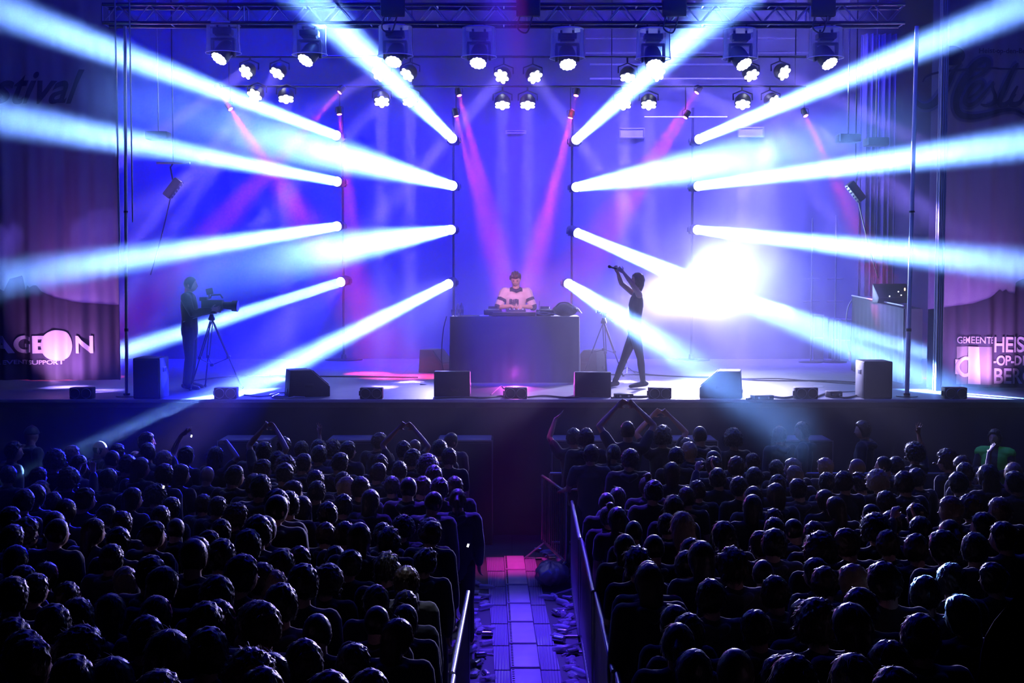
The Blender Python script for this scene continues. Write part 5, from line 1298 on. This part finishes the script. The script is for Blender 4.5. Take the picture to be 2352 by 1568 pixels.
HN = {'s': 'short-haired', 'c': 'crop-haired', 'l': 'long-haired', 'w': 'loose-haired', 'b': 'bob-haired', 'k': 'curly-haired', 't': 'ponytailed', 'n': 'bun-haired', 'p': 'cap-wearing', 'h': 'bald', 'q': 'tousled'}
PN = {'g': 'with both hands up in a ring', 'f': 'with an open hand raised', 'p': 'holding up both hands', 'i': 'with one arm raised', 'o': 'with a bent arm overhead', 'r': 'leaning on the aisle barrier'}
for side in ('left', 'right'):
    L = sorted([c for c in crowd if c['side'] == side], key=lambda c: -c['D'])
    per = 13
    for r0 in range(0, len(L), per):
        row = sorted(L[r0:r0 + per], key=lambda c: abs(xof(c)))
        for j, c in enumerate(row):
            c['label'] = '%s person%s, %s from aisle, row %d, %s crowd' % (HN[c['h'].lower()], ' ' + PN[c['p']] if c['p'] in PN else '', ORD[j], r0 // per + 1, side)
for c in crowd:
    k = (c['v'] - 627) / F
    H = EYE - k * c['D']
    x = xof(c); hk = c['h'].lower()
    fair = c['h'].isupper()
    var = rnd.randrange(3) if hk in 'skl' else 0
    turn = -x * 3.2 + rnd.uniform(-14, 14)      # everyone turned to the middle of the stage
    turn = (math.degrees(math.atan2(x - 0.6, 21.5 - c['D']))) * 0.8 + rnd.uniform(-10, 10)
    top = {'k': 0.045, 'p': 0.012, 'n': 0.07, 'h': 0.0}.get(hk, 0.022)
    person((x, c['D'], 0), H - top + 0.022, R(turn), c['p'], hk, var, HAIRS['fair'] if fair else HAIRS[rnd.choice(['dark', 'dark', 'brown'])], TOPS[rnd.choice([0, 0, 1, 1, 2, 3, 4])],
           rnd.random() < 0.6 and c['p'] not in 'gfio', c['label'], 'audience in the %s crowd' % c['side'])
for i, (u, v, h, p_, tn) in enumerate(PIT):
    D = 18.0; x = (u - 1176) / F * D
    person((x, D, 0), EYE - (v - 627) / F * D, R(tn), p_, h, i, HAIRS['brown'], TOPS[2], True, ('person in the pit facing the stage, beside the fifth subwoofer', 'taller person in the pit turned aside, head bowed to the left', 'person standing alone in the pit below the right speaker box')[i])
# steward in the green vest
D = 17.9; x = (2292 - 1176) / F * D
st = person((x, D, 0), EYE - (986 - 627) / F * D, R(150), 'e', 's', 1, HAIRS['dark'], TOPS[2], True, 'steward in a bright green safety vest facing the crowd at the right')
VEST = M('green_safety_vest', (0.10, 0.75, 0.08), 0.6)
vm = MB(); pv = POSES['e']
torso(vm, pv, 0.036, 0.0); vest = remesh(vm, 0.012, 'safety_vest', 2); vest.materials.append(VEST); vest.materials.append(M('dark_gap', (0.02, 0.02, 0.03), 0.8))
for f_ in vest.polygons:
    if abs(f_.center.x) < 0.055 and f_.center.y > 0: f_.material_index = 1
obj('safety_vest', vest, st)
spot('steward_light', (x - 1.0, 16.0, 6.5), (x, D, 1.3), (0.5, 0.9, 0.5), 24, 14, 0.1, 1)

# ------------------------------------------------------------------ phones
for (u, v, D, lab) in ((440, 1001, 16.2, 'small lit phone held up in the raised hand at the left'), (376, 1118, 13.6, 'small lit phone among the heads of the left crowd'), (1075, 1252, 12.0, 'tiny bright phone light at the aisle edge of the left crowd')):
    p = P(u, v, D); t = thing('phone', lab, 'phone', p); MB().box((0, 0, 0), (0.03, 0.007, 0.05), (0.2, 0.3, 0), 0.003).build('body', BLACK, t); MB().box((0, -0.006, 0), (0.018, 0.004, 0.032), (0.2, 0.3, 0), 0.001).build('screen', LEDW, t)

# ------------------------------------------------------------------ barriers along the aisle
BAR = M('barrier_steel', (0.45, 0.45, 0.48), 0.3, 0.85)
def barrier(label, a, b, h=1.1, low=0.25, group='crowd barriers', feet=True, bars=True):
    a = Vector(a); b = Vector(b); d = b - a; L = d.length; n = max(2, int(L / 0.11)); e = d.normalized(); nrm = Vector((-e.y, e.x, 0))
    t = thing('crowd_barrier', label, 'barrier', a, 0, group)
    up = Vector((0, 0, 1))
    MB().cyl(up * low, up * h, 0.019, n=10).cyl(d + up * low, d + up * h, 0.019, n=10).cyl(up * h, d + up * h, 0.021, n=12).cyl(up * low, d + up * low, 0.019, n=10).build('frame', BAR, t)
    if bars:
        m = MB()
        for i in range(1, n): m.cyl(d * (i / n) + up * low, d * (i / n) + up * h, 0.007, n=6)
        m.build('upright_bars', BAR, t)
    if feet:
        for f_ in (0.12, 0.88):
            c = d * f_
            MB().tube([c + nrm * 0.3 + up * 0.012, c + up * (low + 0.01), c - nrm * 0.3 + up * 0.012], 0.014, 6).cyl(c + nrm * 0.3 + up * 0.012, c - nrm * 0.3 + up * 0.012, 0.012, n=6).build('foot', BAR, t)
    return t
barrier('steel crowd barrier set slantwise at the stage end of the aisle', (0.41, 17.55, 0), (0.68, 16.2, 0), low=0.22)
ys = [15.55, 13.3, 11.05, 8.8, 6.5]
for i in range(4):
    barrier('steel crowd barrier right of the aisle, %s of the straight run from the stage' % ORD[i], (0.72, ys[i], 0), (0.70, ys[i + 1] + 0.05, 0), low=0.10, group='barriers on the right of the aisle')
ys = [11.1, 8.75, 6.4]
for i in range(2):
    barrier('steel crowd barrier on the left of the aisle, %s of the two near ones' % ('farther', 'closer')[i], (-0.38 - 0.02 * i, ys[i], 0), (-0.41 - 0.02 * i, ys[i + 1] + 0.06, 0), low=0.10, group='barriers on the left of the aisle')
barrier('front pit barrier across the left half before the stage', (-8.2, 17.72, 0), (-0.62, 17.72, 0), feet=False, low=0.15, group='pit barriers', bars=False)
barrier('front pit barrier across the right half before the stage', (0.52, 17.76, 0), (8.4, 17.72, 0), feet=False, low=0.15, group='pit barriers', bars=False)
spot('rail_light', (-1.0, 12.2, 8.0), (-0.44, 9.6, 1.1), (0.7, 0.75, 1.0), 900, 11, 0.1, 1)

# ------------------------------------------------------------------ mats and litter in the aisle
def mat_x(u, v, z=0.0):
    Y = (EYE - z) * F / (v - 627); return Vector(((u - 1176) / F * Y, Y, z))
MATR = M('ribbed_blue_mat', (0.26, 0.24, 0.30), 0.5)
nt = MATR.node_tree; wv = nt.nodes.new('ShaderNodeTexWave'); wv.inputs['Scale'].default_value = 11; wv.bands_direction = 'X'; tcn = nt.nodes.new('ShaderNodeTexCoord'); bpn = nt.nodes.new('ShaderNodeBump'); bpn.inputs['Strength'].default_value = 0.8; bpn.inputs['Distance'].default_value = 0.01
nt.links.new(tcn.outputs['Object'], wv.inputs['Vector']); nt.links.new(wv.outputs['Color'], bpn.inputs['Height']); nt.links.new(bpn.outputs['Normal'], nt.nodes['Principled BSDF'].inputs['Normal'])
RAMP = M('smooth_cable_ramp', (0.40, 0.38, 0.42), 0.45, noise=0.2, scale=6)
vcut = [1288, 1322, 1358, 1402, 1446, 1498, 1556, 1640, 1760]
def edge(v, which):
    t = (v - 1288) / (1568 - 1288)
    return {'l': 1116 + 20 * t, 'sl': 1157 + 15 * t, 'sr': 1204 + 41 * t, 'r': 1229 + 62 * t}[which]
for i, (v0, v1) in enumerate(zip(vcut, vcut[1:])):
    v1 -= 1.5
    nm = ORD[i]
    for w_, (ea, eb), z, mt, nn, lab in (('l', ('l', 'sl'), 0.02, MATR, 'ribbed_mat', 'ribbed mat on the left of the pale ramp strip, %s piece from the stage'), ('c', ('sl', 'sr'), 0.045, RAMP, 'cable_ramp', 'smooth pale cable ramp in the aisle, %s piece from the stage'), ('r', ('sr', 'r'), 0.02, MATR, 'ribbed_mat', 'ribbed mat on the right of the pale ramp strip, %s piece from the stage')):
        q = [mat_x(edge(v0, ea), v0), mat_x(edge(v1, ea), v1), mat_x(edge(v1, eb), v1), mat_x(edge(v0, eb), v0)]
        c = (q[0] + q[2]) / 2
        g = [p - c for p in q]
        if w_ == 'c':
            t = thing(nn, lab % nm, 'cable ramp', c, 0, 'cable ramp pieces in the aisle')
            MB().hexa([p + Vector((0, 0, 0.001)) for p in g] + [p * 0.94 + Vector((0, 0, z)) for p in g], 0.006).build('body', mt, t)
            m = MB(); n = 14
            for k in range(n):
                m.cyl(mix(g[0], g[1], (k + 0.5) / n) * 0.94 + Vector((0.02, 0, z)), mix(g[0], g[1], (k + 0.5) / n) * 0.94 + Vector((0.02, 0, z + 0.005)), 0.012, n=8)
            m.build('stud', RUBBER, t)
        else:
            o = MB().hexa([p + Vector((0, 0, 0.001)) for p in g] + [p * 0.99 + Vector((0, 0, z)) for p in g], 0.004).build(nn, mt)
            o.location = c; tag(o, lab % nm, 'mat', 'ribbed mats in the aisle')
# crushed cups, bottles and cans beside the mats
def crush(seed):
    r = random.Random(seed); m = MB(); t = bmesh.new()
    n = 14; rg = []
    for i in range(7):
        f = i / 6; rad = 0.030 + 0.012 * f
        ph = r.uniform(0, 6)
        rg.append([t.verts.new(((rad * math.cos(2 * PI * k / n)) * (1 + 0.18 * math.sin(3 * k + ph)), (rad * math.sin(2 * PI * k / n)) * (0.55 + 0.12 * math.sin(2 * k + ph * 2)), 0.13 * f + 0.006 * math.sin(k + ph))) for k in range(n)])
    for a, b in zip(rg, rg[1:]):
        for k in range(n): t.faces.new((a[k], a[(k + 1) % n], b[(k + 1) % n], b[k]))
    t.faces.new(rg[0][::-1]); bmesh.ops.solidify(t, geom=t.faces[:], thickness=0.0012)
    m._add(t); return m.mesh('crushed_cup', clear('crushed_cup_plastic_%d' % seed, 0.28 + 0.08 * seed, (0.75, 0.75, 0.8), 0.06))
cups = [crush(i) for i in range(4)]
bott = MB().lathe([(0.03, 0), (0.033, 0.01), (0.031, 0.05), (0.034, 0.09), (0.032, 0.14), (0.014, 0.18), (0.013, 0.20), (0.0, 0.201)], 12).mesh('crushed_bottle', clear('pet_plastic', 0.5, (0.65, 0.68, 0.8), 0.08))
canm = MB().lathe([(0.026, 0), (0.033, 0.008), (0.033, 0.10), (0.030, 0.115), (0.026, 0.120), (0.0, 0.118)], 16).mesh('drinks_can', M('can_metal', (0.6, 0.6, 0.64), 0.25, 0.9))
placed = []
def litter(side, n):
    k = 0; tries = 0
    while k < n and tries < 6000:
        tries += 1
        v = rnd.uniform(1272, 1600) if rnd.random() < 0.8 else rnd.uniform(1272, 1330)
        Y = EYE * F / (v - 627); t = (v - 1288) / 280
        if side == 'left': xa = -0.40 + 0.02 * t; xb = (edge(v, 'l') - 1176) / F * Y - 0.10
        else: xa = (edge(v, 'r') - 1176) / F * Y + 0.10; xb = 0.62
        if xb <= xa: continue
        x = rnd.uniform(xa, xb)
        if 15.3 < Y < 17.2 and x > 0.25 and side == 'right' : continue
        if any((x - px) ** 2 + (Y - py) ** 2 < 0.016 for px, py in placed): continue
        placed.append((x, Y)); kind = rnd.random()
        me, nm, lab, cat = (rnd.choice(cups), 'crushed_cup', 'crushed clear cup in the litter on the %s edge of the aisle' % side, 'cup') if kind < 0.66 else ((bott, 'plastic_bottle', 'empty clear bottle lying in the litter on the %s edge of the aisle' % side, 'bottle') if kind < 0.86 else (canm, 'drinks_can', 'empty metal can lying in the litter on the %s edge of the aisle' % side, 'can'))
        o = obj(nm, me); s = rnd.uniform(0.9, 1.15); o.scale = (s, s, s)
        o.rotation_euler = (PI / 2, rnd.uniform(0, 0.3), rnd.uniform(0, 6.28)); o.location = (x, Y, 0.026 if me in cups else 0.035)
        tag(o, lab, cat, '%ss in the litter on the %s of the aisle' % (cat, side)); k += 1
litter('left', 42); litter('right', 70)
for i, (u0, v0, u1, v1) in enumerate(((1140, 1453, 1165, 1453), (1100, 1475, 1125, 1472), (1090, 1378, 1118, 1372), (1227, 1398, 1246, 1397), (1255, 1373, 1276, 1372), (1291, 1507, 1308, 1499), (1262, 1295, 1290, 1291), (1118, 1504, 1142, 1506))):
    a = mat_x(u0, v0, 0.05); b = mat_x(u1, v1, 0.05); a.z = 0.012; b.z = 0.012
    tag(MB().cyl(a, b, 0.006, n=8).build('drinking_straw', M('straw_%d' % i, (0.75, 0.65, 0.72), 0.35)), 'pale straw on the aisle floor, %s of the bright scattered ones counted from the stage' % ORD[[5, 4, 2, 3, 1, 6, 0, 7][i]], 'straw', 'straws in the aisle')
# the big rubbish bag lying by the barrier
q = mat_x(1268, 1352)
t = thing('rubbish_bag', 'large half-full rubbish bag lying on the right of the cable ramp', 'bag', (q.x, q.y + 0.05, 0))
def rb(u, v):
    a_ = 2 * PI * u; b_ = PI * (v - 0.5); w = 1 + 0.08 * math.sin(3 * a_ + 2) * math.cos(b_) + 0.05 * math.sin(8 * a_ + 4 * b_) + 0.03 * math.sin(13 * a_ - 6 * b_)
    return Vector((0.21 * math.cos(a_) * math.cos(b_) * w, 0.34 * math.sin(a_) * math.cos(b_) * w, 0.145 + 0.14 * math.sin(b_) * w))
MB().sheet(rb, 44, 22, 0.003).build('bag_body', M('rubbish_bag_film', (0.26, 0.2, 0.24), 0.18, bump=0.5, scale=18), t)
MB().tube(spline([(0.14, 0.2, 0.18), (0.2, 0.28, 0.22), (0.22, 0.34, 0.16), (0.25, 0.38, 0.2)]), [0.035, 0.022, 0.03, 0.045] and 0.03, 8).build('tied_neck', M('bag_neck_film', (0.12, 0.09, 0.10), 0.25), t)
# dark cloth close to the camera, lower right corner
def flap(u, v):
    Y = 4.2; top = P(2372, 1290, Y); low = P(2196, 1640, Y)
    e = mix(low, top, v); return Vector((e.x + 1.3 * u + 0.02 * math.sin(v * 9), Y + 0.03 * math.sin(u * 30 + v * 3) + 0.05 * u, e.z * (1 - 0.0)))
tag(MB().sheet(flap, 60, 10, 0.006).build('dark_drape', DRAPE), 'black drape edge hanging close to the camera in the lower right corner', 'drape')
